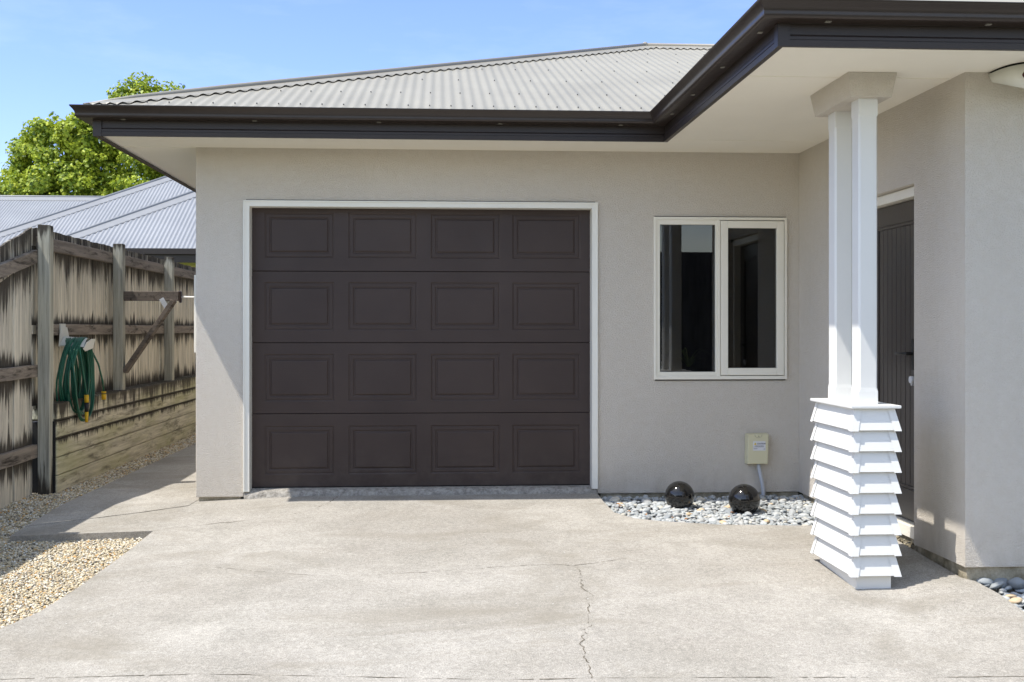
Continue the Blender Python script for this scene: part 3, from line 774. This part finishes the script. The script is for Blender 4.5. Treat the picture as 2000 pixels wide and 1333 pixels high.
def col_post(y0, y1):
    bm = B(); x0, x1 = 2.238, 2.342
    def sect(x0, x1, y0, y1, c, z):
        return [bm.verts.new(p) for p in ((x0 + c, y0, z), (x1 - c, y0, z), (x1, y0 + c, z), (x1, y1 - c, z), (x1 - c, y1, z), (x0 + c, y1, z), (x0, y1 - c, z), (x0, y0 + c, z))]
    st = [(.804, -.0015, .002), (.875, -.0015, .002), (.895, 0, .010), (2.35, 0, .010), (2.36, -.001, .003), (2.447, -.001, .003)]
    prev = None
    for z, g_, c_ in st:
        r = sect(x0 + g_, x1 - g_, y0 + g_, y1 - g_, c_, z)
        if prev:
            for k in range(8): bm.faces.new((prev[k], prev[(k + 1) % 8], r[(k + 1) % 8], r[k]))
        else: bm.faces.new(r[::-1])
        prev = r
    bm.faces.new(prev); obj('post', bm, M_white, pc)
col_post(5.942, 6.052); col_post(6.308, 6.420)
bm = B(); vt = [bm.verts.new(p) for p in ((2.180, 5.902, 2.446), (2.402, 5.902, 2.446), (2.402, 6.482, 2.446), (2.180, 6.482, 2.446))]
vu = [bm.verts.new(p) for p in ((2.158, 5.880, SOF - .0008), (2.424, 5.880, SOF - .0008), (2.424, 6.504, SOF - .0008), (2.158, 6.504, SOF - .0008))]
for k in range(4): bm.faces.new((vt[k], vt[(k + 1) % 4], vu[(k + 1) % 4], vu[k]))
bm.faces.new(vt[::-1]); bm.faces.new(vu)
obj('capital', bm, M_wall, pc, bevel=.002)

# ------------------------------------------------------------------ things fixed to the house
ub = tag(empty('utility_box', (2.44, 8.6, .17)), 'small cream plastic utility box with CAUTION sticker low on the wall above the pebbles', 'utility box')
M_ubox = plain('cream_plastic', (.66, .62, .42), .45, .4, None, .02)
bm = B()
def lerp_box(bm, fr, bk, yf, yb):
    f_ = [bm.verts.new((x, yf, z)) for x, z in fr]; b_ = [bm.verts.new((x, yb, z)) for x, z in bk]
    for k in range(4): bm.faces.new((f_[k], f_[(k + 1) % 4], b_[(k + 1) % 4], b_[k]))
    bm.faces.new(f_[::-1]); bm.faces.new(b_)
lerp_box(bm, [(2.352, .172), (2.512, .172), (2.520, .402), (2.358, .400)], [(2.348, .168), (2.517, .168), (2.525, .407), (2.353, .405)], 8.565, 8.639)
obj('cover', bm, M_ubox, ub, bevel=.006)
bm = B()
th = [math.pi + k * math.pi / 14 for k in range(15)]
for a0, a1 in zip(th, th[1:]):
    q = [(2.438 + math.cos(t) * r, 8.5640, .4 + math.sin(t) * r * .9) for t, r in ((a0, .029), (a1, .029), (a1, .0275), (a0, .0275))]; quad(bm, q)
bmesh.ops.create_cone(bm, segments=10, radius1=.0035, radius2=.003, depth=.003, cap_ends=True, matrix=Matrix.Translation((2.441, 8.5638, .386)) @ Matrix.Rotation(math.radians(90), 4, 'X'))
obj('latch', bm, M_dark, ub, smooth='keep')
M_stick = plain('sticker_white', (.72, .72, .74), .5, .4, None, .01); M_ink = plain('sticker_ink', (.06, .06, .08), .6)
a = N('sticker_yellow', .5); a.color((.85, .62, .03)); M_yel = a.m
sp = .0965                                                # sticker is on the tapered front face
bm = B(); box(bm, 2.396, 2.493, 8.5625, 8.5642, .276, .348); st = obj('sticker', bm, M_stick, ub)
bm = B(); f = bm.faces.new([bm.verts.new(p) for p in ((2.402, 8.5618, .3205), (2.4235, 8.5618, .3205), (2.4127, 8.5618, .340))]); obj('warning_triangle', bm, M_yel, st, smooth='keep')
def text_mesh(body, size, loc, mat, parent, name, bold=0.0):
    cu_ = bpy.data.curves.new(name, 'FONT'); cu_.body = body; cu_.size = size; cu_.offset = bold; cu_.resolution_u = 3
    t_ = bpy.data.objects.new(name, cu_); C.objects.link(t_)
    me = bpy.data.meshes.new_from_object(t_.evaluated_get(bpy.context.evaluated_depsgraph_get())); bpy.data.objects.remove(t_)
    me.transform(Matrix.Translation(loc) @ Matrix.Rotation(math.radians(90), 4, 'X')); me.materials.clear()
    return link(name, me, mat, parent)
text_mesh('CAUTION', .0150, (2.4255, 8.5617, .3245), M_ink, st, 'sticker_text', .0005)
text_mesh('!', .013, (2.4115, 8.5612, .3222), M_ink, st, 'sticker_text', .0004)
bm = B(); rr = random.Random(8)
for z, xa, xb in ((.311, 2.413, 2.478), (.304, 2.407, 2.482), (.289, 2.400, 2.430), (.286, 2.476, 2.490)):
    x = xa
    while x < xb:
        w_ = rr.uniform(.002, .006); box(bm, x, min(xb, x + w_), 8.5613, 8.5619, z, z + .0032); x += w_ + .0014
obj('sticker_small_print', bm, M_ink, st)
bm = B(); tube(bm, [(2.448, 8.60, .172), (2.452, 8.60, .14), (2.478, 8.60, .02), (2.486, 8.60, -.04), (2.489, 8.60, -.16)], .0145, 14)
obj('conduit', bm, plain('grey_pvc', (.50, .53, .58), .4), ub)

sir = tag(empty('alarm_siren', (3.08, 5.85, 2.46)), 'white curved alarm siren with dark red lens tucked under the soffit at the top right', 'alarm siren')
M_sir = plain('siren_shell_plastic', (.74, .74, .66), .4, .4, None, .01)
a = N('dark_red_lens', .12, .6); a.color((.05, .008, .008)); M_lens = a.m
def siren(bm, grow, zt, zb_edge, zb_mid):
    top = []; bot = []; cnt = 40; xc = 3.11
    def plan(t):                                            # t -1..1 : superellipse bow
        hw = .205 + grow; dp = .285 + grow; x = xc + hw * math.copysign(abs(math.sin(t * math.pi / 2)) ** .75, t)
        y = 5.849 - dp * (abs(math.cos(t * math.pi / 2)) ** .62); return x, y
    for i in range(cnt + 1):
        t = -1 + 2 * i / cnt; x, y = plan(t); k = (5.849 - y) / .285
        top.append(bm.verts.new((x, y, zt))); lx = xc + (x - xc) * .90; ly = 5.849 - (5.849 - y) * .88
        bot.append(bm.verts.new((lx, ly, zb_edge + (zb_mid - zb_edge) * sstep(k))))
    for i in range(cnt): bm.faces.new((top[i], top[i + 1], bot[i + 1], bot[i])).smooth = True
    bm.faces.new(top); cv = bm.verts.new((xc, 5.72, zb_mid - .004))
    for i in range(cnt): bm.faces.new((bot[i], bot[i + 1], cv)).smooth = True
    bm.faces.new((bot[0], cv, bot[-1]))
bm = B(); siren(bm, 0, 2.562, 2.522, 2.452); sh = obj('shell', bm, M_sir, sir)
bm = B(); siren(bm, -.006, 2.5735, 2.566, 2.5625); obj('gap_shade', bm, M_dark, sir)  # near-black filler colours in the shaded gap under the soffit
bm = B(); bmesh.ops.create_uvsphere(bm, u_segments=24, v_segments=12, radius=1, matrix=Matrix.Translation((3.02, 5.576, 2.503)) @ Matrix.Rotation(math.radians(-8), 4, 'Z') @ Matrix.Diagonal((.068, .030, .031, 1)))
obj('lens', bm, M_lens, sir, smooth=True)
text_mesh('ALARM', .020, (2.985, 5.544, 2.495), plain('lens_text', (.6, .6, .6), .5), sir, 'lens_text', .0003) if False else None

# white flat box on the side wall, just past the corner
bm = B(); box(bm, LX - .030, LX - .0005, 8.72, 9.15, 1.03, 1.62)
mb = obj('meter_box', bm, M_frame, bevel=.004); centre(mb)
tag(mb, 'white flat box fixed to the side wall just round the left corner of the garage', 'box')

# ------------------------------------------------------------------ pebble bed, spheres, leaves
PB = [(1.205, 8.66)] + [(x + .004, y + .004) for x, y in BED] + [(2.80, 7.39), (2.80, 8.66)]
sheet('pebble_bed_soil', PB, -.075, [M_bedsoil], 'structure', skirt=.2)
RB = [(2.79, 5.93), (2.835, 5.845), (2.875, 5.665), (2.885, 5.3), (2.955, 4.65), (3.0, 3.01), (9, 3.01), (9, 5.93)]
sheet('side_bed_soil', RB, -.085, [M_bedsoil], 'structure', skirt=.2)
variants = []
for k in range(7):
    rr = random.Random(40 + k); bm = B(); bmesh.ops.create_icosphere(bm, subdivisions=3, radius=1)
    q = Vector((rr.uniform(0, 50), rr.uniform(0, 50), 0))
    for v in bm.verts: v.co *= 1 + .16 * mnoise.noise(v.co * 1.3 + q) + .05 * mnoise.noise(v.co * 3.1 + q)
    me = bpy.data.meshes.new('pebble'); bm.to_mesh(me); bm.free()
    for p in me.polygons: p.use_smooth = True
    variants.append(me)
BALLS = [(1.75, 8.21, .108), (2.18, 8.02, .113)]
def place_pebbles(poly, xr, yr, n, smin, smax, zoff, seed, label, group, tan_label, tan_group, tan_frac, mind):
    rr = random.Random(seed); got = []; tries = 0
    while len(got) < n and tries < 60000:
        tries += 1; x, y = rr.uniform(*xr), rr.uniform(*yr)
        if not in_poly(x, y, poly) or x < .2: continue
        s = rr.uniform(smin, smax) * (1.25 if rr.random() < .12 else 1)
        # keep clear of the edge and of neighbours
        if not all(in_poly(x + dx * s, y + dy * s, poly) for dx, dy in ((1, 0), (-1, 0), (0, 1), (0, -1))): continue
        if any((x - a) ** 2 + (y - b) ** 2 < (mind * (s + c_)) ** 2 for a, b, c_ in got): continue
        if any((x - a) ** 2 + (y - b) ** 2 < (.055 + s) ** 2 for a, b, _ in BALLS): continue
        got.append((x, y, s)); tan = rr.random() < tan_frac
        base = variants[rr.randrange(7)]
        o = bpy.data.objects.new('pebble', base if not tan else tanv[rr.randrange(7)]); C.objects.link(o)
        asp = rr.uniform(.58, .85); fl = rr.uniform(.34, .6)
        o.scale = (s, s * asp, s * fl); o.rotation_euler = (rr.gauss(0, .22), rr.gauss(0, .22), rr.uniform(0, 6.28))
        o.location = (x, y, zg(x, y) + zoff + s * fl * .3 + rr.uniform(0, .012))
        tag(o, tan_label if tan else label, 'pebble', tan_group if tan else group)
    return got
for me in variants: me.materials.append(M_peb)
tanv = []
for me in variants:
    m2 = me.copy(); m2.materials.clear(); m2.materials.append(M_tan); tanv.append(m2)
place_pebbles(PB, (1.2, 2.75), (7.36, 8.62), 246, .019, .038, -.047, 21, 'smooth grey river pebble in the bed below the window', 'grey pebbles in the bed below the window',
              'tan pebble among the grey ones in the bed below the window', 'tan pebbles in the bed below the window', .07, .72)
place_pebbles(RB, (2.80, 3.35), (5.1, 5.9), 48, .025, .062, -.030, 22, 'smooth grey pebble in the bed at the foot of the right wing wall', 'grey pebbles at the foot of the right wing',
              'small tan pebble in the bed at the foot of the right wing wall', 'tan pebbles at the foot of the right wing', .06, .70)
pp, ps = [], []; rr = random.Random(31)
for _ in range(3600):
    x, y = rr.uniform(1.2, 2.79), rr.uniform(7.36, 8.64)
    if in_poly(x, y, PB) and in_poly(x - .012, y - .012, PB): pp.append((x, y, zg(x, y) - .055 + rr.uniform(0, .022))); ps.append(rr.uniform(.011, .021))
for _ in range(6500):
    x, y = rr.uniform(2.8, 5.6), rr.uniform(3.4, 5.92)
    if in_poly(x - .02, y, RB): pp.append((x, y, zg(x, y) - .045 + rr.uniform(0, .02))); ps.append(rr.uniform(.013, .026))
o = link('small_pebbles', scatter_mesh('small_pebbles', np.array(pp), np.array(ps), (.4, .7), 6, 2, .25), M_pebm)
for p in o.data.polygons: p.use_smooth = True
tag(o, kind='stuff', label='small grey pebbles filling the beds between the larger stones')

a = N('polished_black_stone', .07, .65); a.color(a.ramp(a.noise(160, 3, .6), [(.45, (.006, .006, .006)), (.75, (.03, .028, .026))])); M_ball = a.m
for (x, y, r), lb in zip(BALLS, ('polished black stone sphere nearer the garage door on the pebbles', 'polished black stone sphere in front of the utility box conduit')):
    bm = B(); bmesh.ops.create_uvsphere(bm, u_segments=96, v_segments=48, radius=r, matrix=Matrix.Translation((x, y, zg(x, y) - .058 + r)))
    b_ = obj('garden_sphere', bm, M_ball, smooth=True); centre(b_); tag(b_, lb, 'garden sphere', 'black spheres on the pebble bed')
rr = random.Random(17)
for k, (x, y) in enumerate(((1.30, 8.12), (1.33, 7.93), (1.43, 7.83), (1.60, 7.72), (1.68, 7.66), (1.99, 7.73), (2.05, 7.86), (1.29, 8.2))):
    bm = B(); an = rr.uniform(0, 6.28); L = rr.uniform(.022, .036); rows = []
    for s_ in range(7):
        t = s_ / 6; w_ = .011 * math.sin(math.pi * min(1, t * .92 + .06)) + .001
        c0 = Vector((math.cos(an) * L * (t - .5), math.sin(an) * L * (t - .5), .006 * math.sin(t * 3.1))); nn = Vector((-math.sin(an), math.cos(an), 0))
        rows.append([bm.verts.new(c0 + nn * w_ + Vector((0, 0, .006))), bm.verts.new(c0), bm.verts.new(c0 - nn * w_ + Vector((0, 0, .005)))])
    for a_, b_ in zip(rows, rows[1:]):
        for q in range(2): bm.faces.new((a_[q], a_[q + 1], b_[q + 1], b_[q]))
    lf = obj('dry_leaf', bm, M_leafdry, smooth='keep'); lf.location = (x, y, zg(x, y) - .008)
    tag(lf, 'curled orange-brown dry leaf lying on the grey pebbles below the window', 'leaf', 'dry leaves on the pebble bed')

# ------------------------------------------------------------------ fence, retaining wall, bracket, hose
fence = tag(empty('timber_fence', (-3.25, 9.35, 0)), 'weathered timber paling fence with mildew-streaked boards and square posts along the gravel', 'fence')
def top_z(y): return 2.035 if y > 9.4 else 2.035 - .30 * (9.4 - y)
rr = random.Random(5)
def palings(y0, y1, foot, mat=None):
    bm = B(); y = y0
    while y < y1 - .02:
        w_ = rr.uniform(.080, .096); ye = min(y + w_ - rr.uniform(.002, .007), y1); ox = rr.uniform(-.006, .006)
        zt = top_z((y + ye) / 2) + rr.uniform(-.005, .006); x0 = -3.300 + ox; x1 = -3.281 + ox
        vs_ = box(bm, x0, x1, y, ye, foot(y), zt)
        lean = rr.uniform(-.004, .004)
        for v in vs_:
            if v.co.z > 1: v.co.y += lean; v.co.z += (top_z(v.co.y) - top_z((y + ye) / 2))
        y += w_
    return obj('palings', bm, mat or M_pale, fence)
posts = [3.15, 5.25, 7.30, 9.385, 11.49, 13.58, 15.66, 17.7]
palings(3.2, 9.37, lambda y: zg(-3.2, y) - .06, M_pale2)
for a_, b_ in zip(posts[3:], posts[4:]): palings(a_ - .03, b_ - .035, lambda y: .56)
for a_, b_ in zip(posts, posts[1:]):
    for z, h in (((1.80, .105), (.87, .098), (.225, .108)) if b_ <= 9.4 else ((1.915, .105), (1.205, .095))):
        bm = B(); d0 = -.21 * (9.4 - a_) if (b_ <= 9.4 and z == 1.80) else 0; d1 = -.21 * (9.4 - b_) if (b_ <= 9.4 and z == 1.80) else 0
        if z > 1.8 or z == 1.205: pass
        n = 10; prev = None
        for i in range(n + 1):
            t = i / n; y = a_ + .05 + (b_ - a_ - (.10 if b_ > 9.4 else .085)) * t; zc = z + d0 + (d1 - d0) * t + .004 * mnoise.noise(Vector((y * 2, z * 5, 0)))
            cur = [bm.verts.new(p) for p in ((-3.282, y, zc - h / 2), (-3.236, y, zc - h / 2), (-3.236, y, zc + h / 2), (-3.282, y, zc + h / 2))]
            if prev:
                for k in range(4): bm.faces.new((prev[k], prev[(k + 1) % 4], cur[(k + 1) % 4], cur[k]))
            else: bm.faces.new(cur[::-1])
            prev = cur
        bm.faces.new(prev); obj('rail', bm, M_rail, fence, bevel=.004)
for i, y in enumerate(posts):
    bm = B(); zt = top_z(y) + .02; ft = -.45 if y < 9.5 else .56
    vs_ = box(bm, -3.235, -3.138, y - .046, y + .046, ft, zt)
    for v in vs_:
        if v.co.z > 1: v.co.z += rr.uniform(-.006, .006)
    obj('post', bm, M_post, fence, bevel=.006)

rw = tag(empty('retaining_wall', (-3.12, 9.42, -.1)), 'low retaining wall of stacked mossy timber sleepers below the fence', 'retaining wall')
zz = .607
for k in range(5):
    h = .148; bm = B(); n = 30; prev = None; ph = rr.uniform(0, 20)
    for i in range(n + 1):
        y = 9.425 + (18 - 9.425) * i / n; j = .003 * mnoise.noise(Vector((y * 1.3, ph, 0)))
        cur = [bm.verts.new(p) for p in ((-3.165, y, zz - h + .003), (-3.112 + j, y, zz - h + .003), (-3.112 + j, y, zz - .003), (-3.165, y, zz - .003))]
        if k == 0: cur[3].co.x = -3.31; cur[0].co.x = -3.31
        if prev:
            for q in range(4): bm.faces.new((prev[q], prev[(q + 1) % 4], cur[(q + 1) % 4], cur[q]))
        else: bm.faces.new(cur[::-1])
        prev = cur
    bm.faces.new(prev); obj('sleeper', bm, M_sleeper, rw, bevel=.006)
    zz -= h
bm = B(); box(bm, -3.34, -3.172, 9.46, 18, -.3, .45); box(bm, -3.235, -3.12, 9.405, 9.423, -.3, .46); obj('back_fill', bm, M_dark, rw)

br = tag(empty('timber_bracket', (-3.14, 11.49, 1.2)), 'dark timber bracket arm with diagonal brace bolted to the second fence post', 'bracket')
bm = B(); obox(bm, (-3.137, 11.49, 1.537), (-2.60, 11.49, 1.537), .045, .095); obj('arm', bm, M_beam, br, bevel=.005)
bm = B(); obox(bm, (-3.135, 11.505, .78), (-2.655, 11.505, 1.495), .045, .112, up=(0, 1, 0)); 
for v in bm.verts: v.co.y += .0
obj('brace', bm, M_beam, br, bevel=.005)
bm = B(); m = Matrix.Translation((-2.735, 11.4605, 1.455)) @ Matrix.Rotation(math.radians(-30), 4, 'Y')
for i in range(3):
    for j in range(6):
        bmesh.ops.create_cone(bm, segments=6, radius1=.004, radius2=.004, depth=.004, cap_ends=True, matrix=m @ Matrix.Translation((-.014 + .014 * i, -.002, -.05 + .02 * j)) @ Matrix.Rotation(math.radians(90), 4, 'X'))
bmesh.ops.create_cube(bm, size=1, matrix=m @ Matrix.Diagonal((.046, .0015, .135, 1)))
obj('nail_plate', bm, M_galv, br)
bm = B(); vs_ = box(bm, -2.598, -2.575, 11.46, 11.52, 1.47, 1.588); obj('end_cap', bm, plain('dark_brown_plastic', (.035, .022, .018), .3), br, bevel=.012)
bm = B(); tube(bm, [(-2.575, 11.49, 1.528), (-1.86, 11.49, 1.515)], .011, 8); obj('line_bar', bm, M_frame, br)

hr = tag(empty('hose_hanger', (-3.2, 9.9, 1.05)), 'white plastic hose hanger screwed to the middle fence rail', 'hose hanger')
M_hang = plain('white_plastic', (.66, .65, .58), .45)
bm = B()
box(bm, -3.236, -3.222, 9.86, 9.99, 1.06, 1.255)
# back flange, saddle and front flange
def plate(bm, pts, dx):
    a_ = [bm.verts.new(p) for p in pts]; b_ = [bm.verts.new((p[0] + dx, p[1], p[2])) for p in pts]
    n = len(pts)
    for k in range(n): bm.faces.new((a_[k], a_[(k + 1) % n], b_[(k + 1) % n], b_[k]))
    bm.faces.new(a_[::-1]); bm.faces.new(b_)
plate(bm, [(-3.222, 9.74, 1.02), (-3.222, 9.78, 1.00), (-3.222, 9.88, 1.13), (-3.222, 9.99, 1.13), (-3.222, 10.12, .98), (-3.222, 10.17, 1.0), (-3.222, 10.03, 1.24), (-3.222, 9.86, 1.24)], .008)
arc = [(9.77 + .36 * t, 1.03 + .10 * math.sin(t * math.pi)) for t in [k / 12 for k in range(13)]]
for (ya, za), (yb_, zb_) in zip(arc, arc[1:]):
    for f in ([(-3.215, ya, za), (-3.215, yb_, zb_), (-3.02, yb_, zb_ - .02), (-3.02, ya, za - .02)],): quad(bm, f); quad(bm, [(p[0], p[1], p[2] - .006) for p in f])
plate(bm, [(-3.02, 9.74, .985), (-3.02, 9.82, .955), (-3.02, 9.95, .97), (-3.02, 10.10, .985), (-3.02, 10.20, 1.10), (-3.02, 10.06, 1.10), (-3.02, 9.86, 1.06)], .008)
for v in bm.verts:
    if v.co.x > -3.2215 or v.co.z < 1.05 or v.co.y < 9.855 or v.co.y > 9.995: v.co.y = 9.95 + (v.co.y - 9.95) * .72; v.co.z = 1.15 + (v.co.z - 1.15) * .72 + .01
obj('hanger_body', bm, M_hang, hr, bevel=.002)

ho = tag(empty('garden_hose', (-3.1, 9.95, 1.1)), 'coiled dark green garden hose with yellow and black fittings hanging on the fence', 'garden hose')
a = N('green_hose_rubber', .38, .45); a.color(a.ramp(a.noise(8, 3), [(.3, (.008, .085, .050)), (.7, (.014, .125, .070))])); M_hose = a.m
bm = B(); rr = random.Random(23); pts = []
turns = 15
for k in range(turns):
    xo = -3.195 + .150 * ((k * 4) % turns) / (turns - 1); wid = rr.uniform(.22, .31); ln = rr.uniform(.62, .76); sw = rr.uniform(-.02, .02)
    if k == 4: ln = .80
    for i in range(28):
        t = i / 28 * 2 * math.pi
        # teardrop loop in the plane of the fence, pinched at the top where it rides the hanger
        s_ = math.sin(t); c_ = math.cos(t)
        y = 9.95 + wid * s_ * (.90 + .10 * -c_) + sw * (1 - c_) / 2
        z = 1.13 + .0 - ln * (1 - c_) / 2 + .03 * s_ * s_ - .02 * abs(s_) ** 3 * (c_ > 0) 
        nx = -3.195 + .150 * (((k + 1) * 4) % turns) / (turns - 1)
        x = xo + (nx - xo) * sstep((i / 28 - .7) / .3) + .018 * (1 - c_) / 2 * mnoise.noise(Vector((k * 3.1, t, 0)))
        pts.append((x, y, z + .004 * k / turns))
tube(bm, pts, .0088, 8)
tube(bm, [(-3.05, 9.80, 1.07), (-3.035, 9.83, .9), (-3.03, 9.90, .72), (-3.028, 9.93, .62)], .0082, 8)
tube(bm, [(-3.06, 10.14, 1.04), (-3.03, 10.27, .90), (-3.02, 10.36, .75), (-3.02, 10.40, .63)], .0082, 8)
obj('hose_coil', bm, M_hose, ho)
M_yfit = plain('yellow_plastic', (.75, .45, .02), .4)
bm = B(); tube(bm, [(-3.028, 9.93, .645), (-3.028, 9.93, .58)], .019, 14); obj('nozzle_collar', bm, M_yfit, ho)
bm = B(); tube(bm, [(-3.028, 9.93, .50), (-3.028, 9.93, .41)], [.016, .013], 14); obj('nozzle_tip', bm, M_yfit, ho)
bm = B(); tube(bm, [(-3.028, 9.93, .58), (-3.028, 9.93, .50)], .018, 14); obj('nozzle_grip', bm, M_blk, ho)
bm = B(); tube(bm, [(-3.02, 10.40, .65), (-3.02, 10.40, .575)], .021, 14); obj('tap_connector', bm, M_yfit, ho)
bm = B(); tube(bm, [(-3.02, 10.40, .632), (-3.02, 10.40, .624)], .0216, 14); obj('connector_ring', bm, M_blk, ho)

# fence on the far side of the drive, behind the photographer (seen only in the glass and the spheres)
bf = tag(empty('boundary_fence', (0, -4.5, 0)), 'dark timber fence across the drive, seen only as a reflection in the window', 'fence')
bm = B(); rr = random.Random(9); x = -9
while x < 9: w_ = rr.uniform(.12, .15); box(bm, x, x + w_ - .001, -4.52, -4.5, -.4, 1.5); x += w_
obj('palings', bm, M_bfence, bf)
bm = B()
for k in range(6): box(bm, -9, 9, -4.56 - .004 * k, -4.48 + .008 * (k % 2), 1.50 + k * .2, 1.705 + k * .2)
obj('top_boards', bm, M_bfence, bf)

# ------------------------------------------------------------------ neighbour's house
nh = tag(empty('neighbour_house', (-5, 20, .4)), 'neighbouring house with blue-grey corrugated hip roofs behind the fence', 'house')
def nroof(X0, Y0, Z0, m_, run, xend, cap=True):
    bm = B(); zf = lambda x, y: Z0 + m_ * (y - Y0)
    corr(bm, X0, xend, lambda x: Y0, lambda x: Y0 + min(x - X0, run), zf, samp=6, amp=.0115)
    zt = Z0 + m_ * run
    quad(bm, [(X0, Y0, Z0), (X0 + run, Y0 + run, zt), (X0 + run, Y0 + run + .01, zt), (X0, Y0 + 2 * run, Z0)])
    quad(bm, [(X0, Y0 + 2 * run, Z0), (xend, Y0 + 2 * run, Z0), (xend, Y0 + run, zt), (X0 + run, Y0 + run, zt)])
    o = obj('roof', bm, M_nroof, nh, smooth='keep')
    if cap:
        bm = B()
        cap_run(bm, (X0 + .02, Y0 + .02, Z0 + .01), (X0 + run, Y0 + run, zt), [((1, -1, 0), zf, True), ((-1, 1, 0), lambda x, y: Z0 + m_ * (x - X0), False)], w=.20, roll=.028)
        cap_run(bm, (X0 + run, Y0 + run, zt), (xend, Y0 + run, zt), [((0, -1, 0), zf, True), ((0, 1, 0), lambda x, y: zt - m_ * (y - Y0 - run), False)], w=.2, roll=.028)
        obj('ridge_cap', bm, M_ncap, o, smooth='keep')
    return o
nroof(-6.98, 20.0, 2.60, .56, 3.6, .6)
nroof(-10.1, 23.0, 2.62, .56, 5.2, .5)
nroof(-22, 28.0, 2.62, .56, 3.96, -9.4 + 5)
M_nwall = mk_soil('stained_timber_wall', (.16, .07, .03), (.28, .14, .06), 8)
bm = B(); box(bm, -6.4, .5, 20.5, 26.2, .3, 2.42); box(bm, -9.4, .2, 23.6, 32, .3, 2.44); box(bm, -21, -5, 28.5, 35, .3, 2.45); obj('wall', bm, M_nwall, nh)
bm = B(); box(bm, -7.0, .62, 19.93, 19.975, 2.36, 2.50); box(bm, -7.05, .65, 19.86, 19.975, 2.502, 2.60); obj('gutter', bm, M_brown, nh)
a = N('lime_soffit_paint', .6); a.color((.62, .60, .22)); bm = B(); box(bm, -6.95, .6, 19.98, 20.5, 2.425, 2.44); box(bm, -6.4, .5, 20.47, 20.499, 2.30, 2.42); obj('soffit', bm, a.m, nh)

# ------------------------------------------------------------------ tree behind
tree = tag(empty('maple_tree', (-14.5, 40, 0)), 'broad yellow-green leafy tree rising behind the blue-grey roofs', 'tree')
a = N('maple_leaf', .5, .35)
c = a.ramp(a.island(), [(0, (.085, .14, .02)), (.3, (.19, .28, .03)), (.65, (.36, .46, .045)), (1, (.58, .62, .08))])
c = a.mix(a.math('MULTIPLY', a.ramp(a.noise(1.5, 4, .65), [(.46, 0.), (.6, 1.)]), .55), c, (.50, .57, .05))
a.color(c)
tl = a.n.new('ShaderNodeBsdfTranslucent'); ms = a.n.new('ShaderNodeMixShader'); ms.inputs[0].default_value = .36
outn = [n_ for n_ in a.n if n_.type == 'OUTPUT_MATERIAL'][0]
a.l.new(c, tl.inputs['Color']); a.l.new(a.b.outputs[0], ms.inputs[1]); a.l.new(tl.outputs[0], ms.inputs[2]); a.l.new(ms.outputs[0], outn.inputs['Surface']); M_leaf = a.m
def uv40(u, v, Y):
    S_, C_ = math.sin(YAW), math.cos(YAW); r = (u - 1000) / FPX; k = (643 - v) / FPX; s = Y / (C_ - r * S_); return Vector(((S_ + r * C_) * s, Y, EYE + k * s))
lobes = [(105, 312, 74), (46, 358, 38), (22, 402, 40), (165, 335, 84), (240, 345, 86), (291, 233, 66), (332, 300, 70), (120, 405, 90), (250, 420, 100), (345, 390, 90), (205, 275, 42), (60, 300, 30), (150, 262, 34), (262, 205, 30), (325, 215, 36)]
rs = np.random.RandomState(3); cl = []
for (u, v, r) in lobes:
    Yl = 40 + rs.uniform(-1.2, 1.2); c0 = uv40(u, v, Yl); rad = r * 40 / FPX
    n = int(26 + 34 * rad * rad)
    for _ in range(n):
        d = rs.normal(size=3); d /= np.linalg.norm(d); d[1] = -abs(d[1]) * (.9 if rs.rand() < .8 else -1)
        cl.append((np.array(c0) + d * rad * rs.uniform(.68, 1.14), rs.uniform(.15, .42), d))
cl = [c_ for c_ in cl if c_[0][2] > 4.6]
LP, LN = [], []
for c0, r, d in cl:
    n = int(62 * (r / .3) ** 2)
    q = rs.normal(size=(n, 3)); q /= np.linalg.norm(q, axis=1)[:, None]; q *= (rs.uniform(.25, 1, (n, 1)) ** .5) * r; q[:, 2] *= .75
    LP.append(c0 + q); nn = q / r + d * .5 + rs.normal(size=(n, 3)) * .55 + np.array([0, 0, .35]); LN.append(nn / np.linalg.norm(nn, axis=1)[:, None])
LP = np.concatenate(LP); LN = np.concatenate(LN); n = len(LP)
t1 = np.cross(LN, rs.normal(size=(n, 3))); t1 /= np.linalg.norm(t1, axis=1)[:, None]; t2 = np.cross(LN, t1)
sz = rs.uniform(.035, .085, (n, 1))
V = np.stack([LP - t1 * sz * 1.1, LP - t2 * sz * .75 + LN * sz * .2, LP + t1 * sz * 1.1, LP + t2 * sz * .75 + LN * sz * .2], 1).reshape(-1, 3)
me = bpy.data.meshes.new('crown'); me.vertices.add(4 * n); me.vertices.foreach_set('co', V.astype(np.float32).ravel())
me.loops.add(4 * n); me.loops.foreach_set('vertex_index', np.arange(4 * n, dtype=np.int32)); me.polygons.add(n); me.polygons.foreach_set('loop_start', (np.arange(n) * 4).astype(np.int32)); me.update(calc_edges=True)
link('crown', me, M_leaf, tree)
bm = B()
M_bark = mk_soil('bark', (.06, .045, .03), (.16, .12, .09), 12)
tube(bm, [(-14.5, 40.3, 0), (-14.45, 40.3, 2.5), (-14.3, 40.3, 4.2)], [.34, .27, .22], 12)
for (u, v, r) in lobes[:13]:
    e = uv40(u, v, 40.4); mid = (e + Vector((-14.3, 40.4, 4.2))) / 2 + Vector((0, 0, .3)); tube(bm, [(-14.35, 40.35, 3.4), mid, e], [.15, .09, .03], 7)
obj('trunk', bm, M_bark, tree)
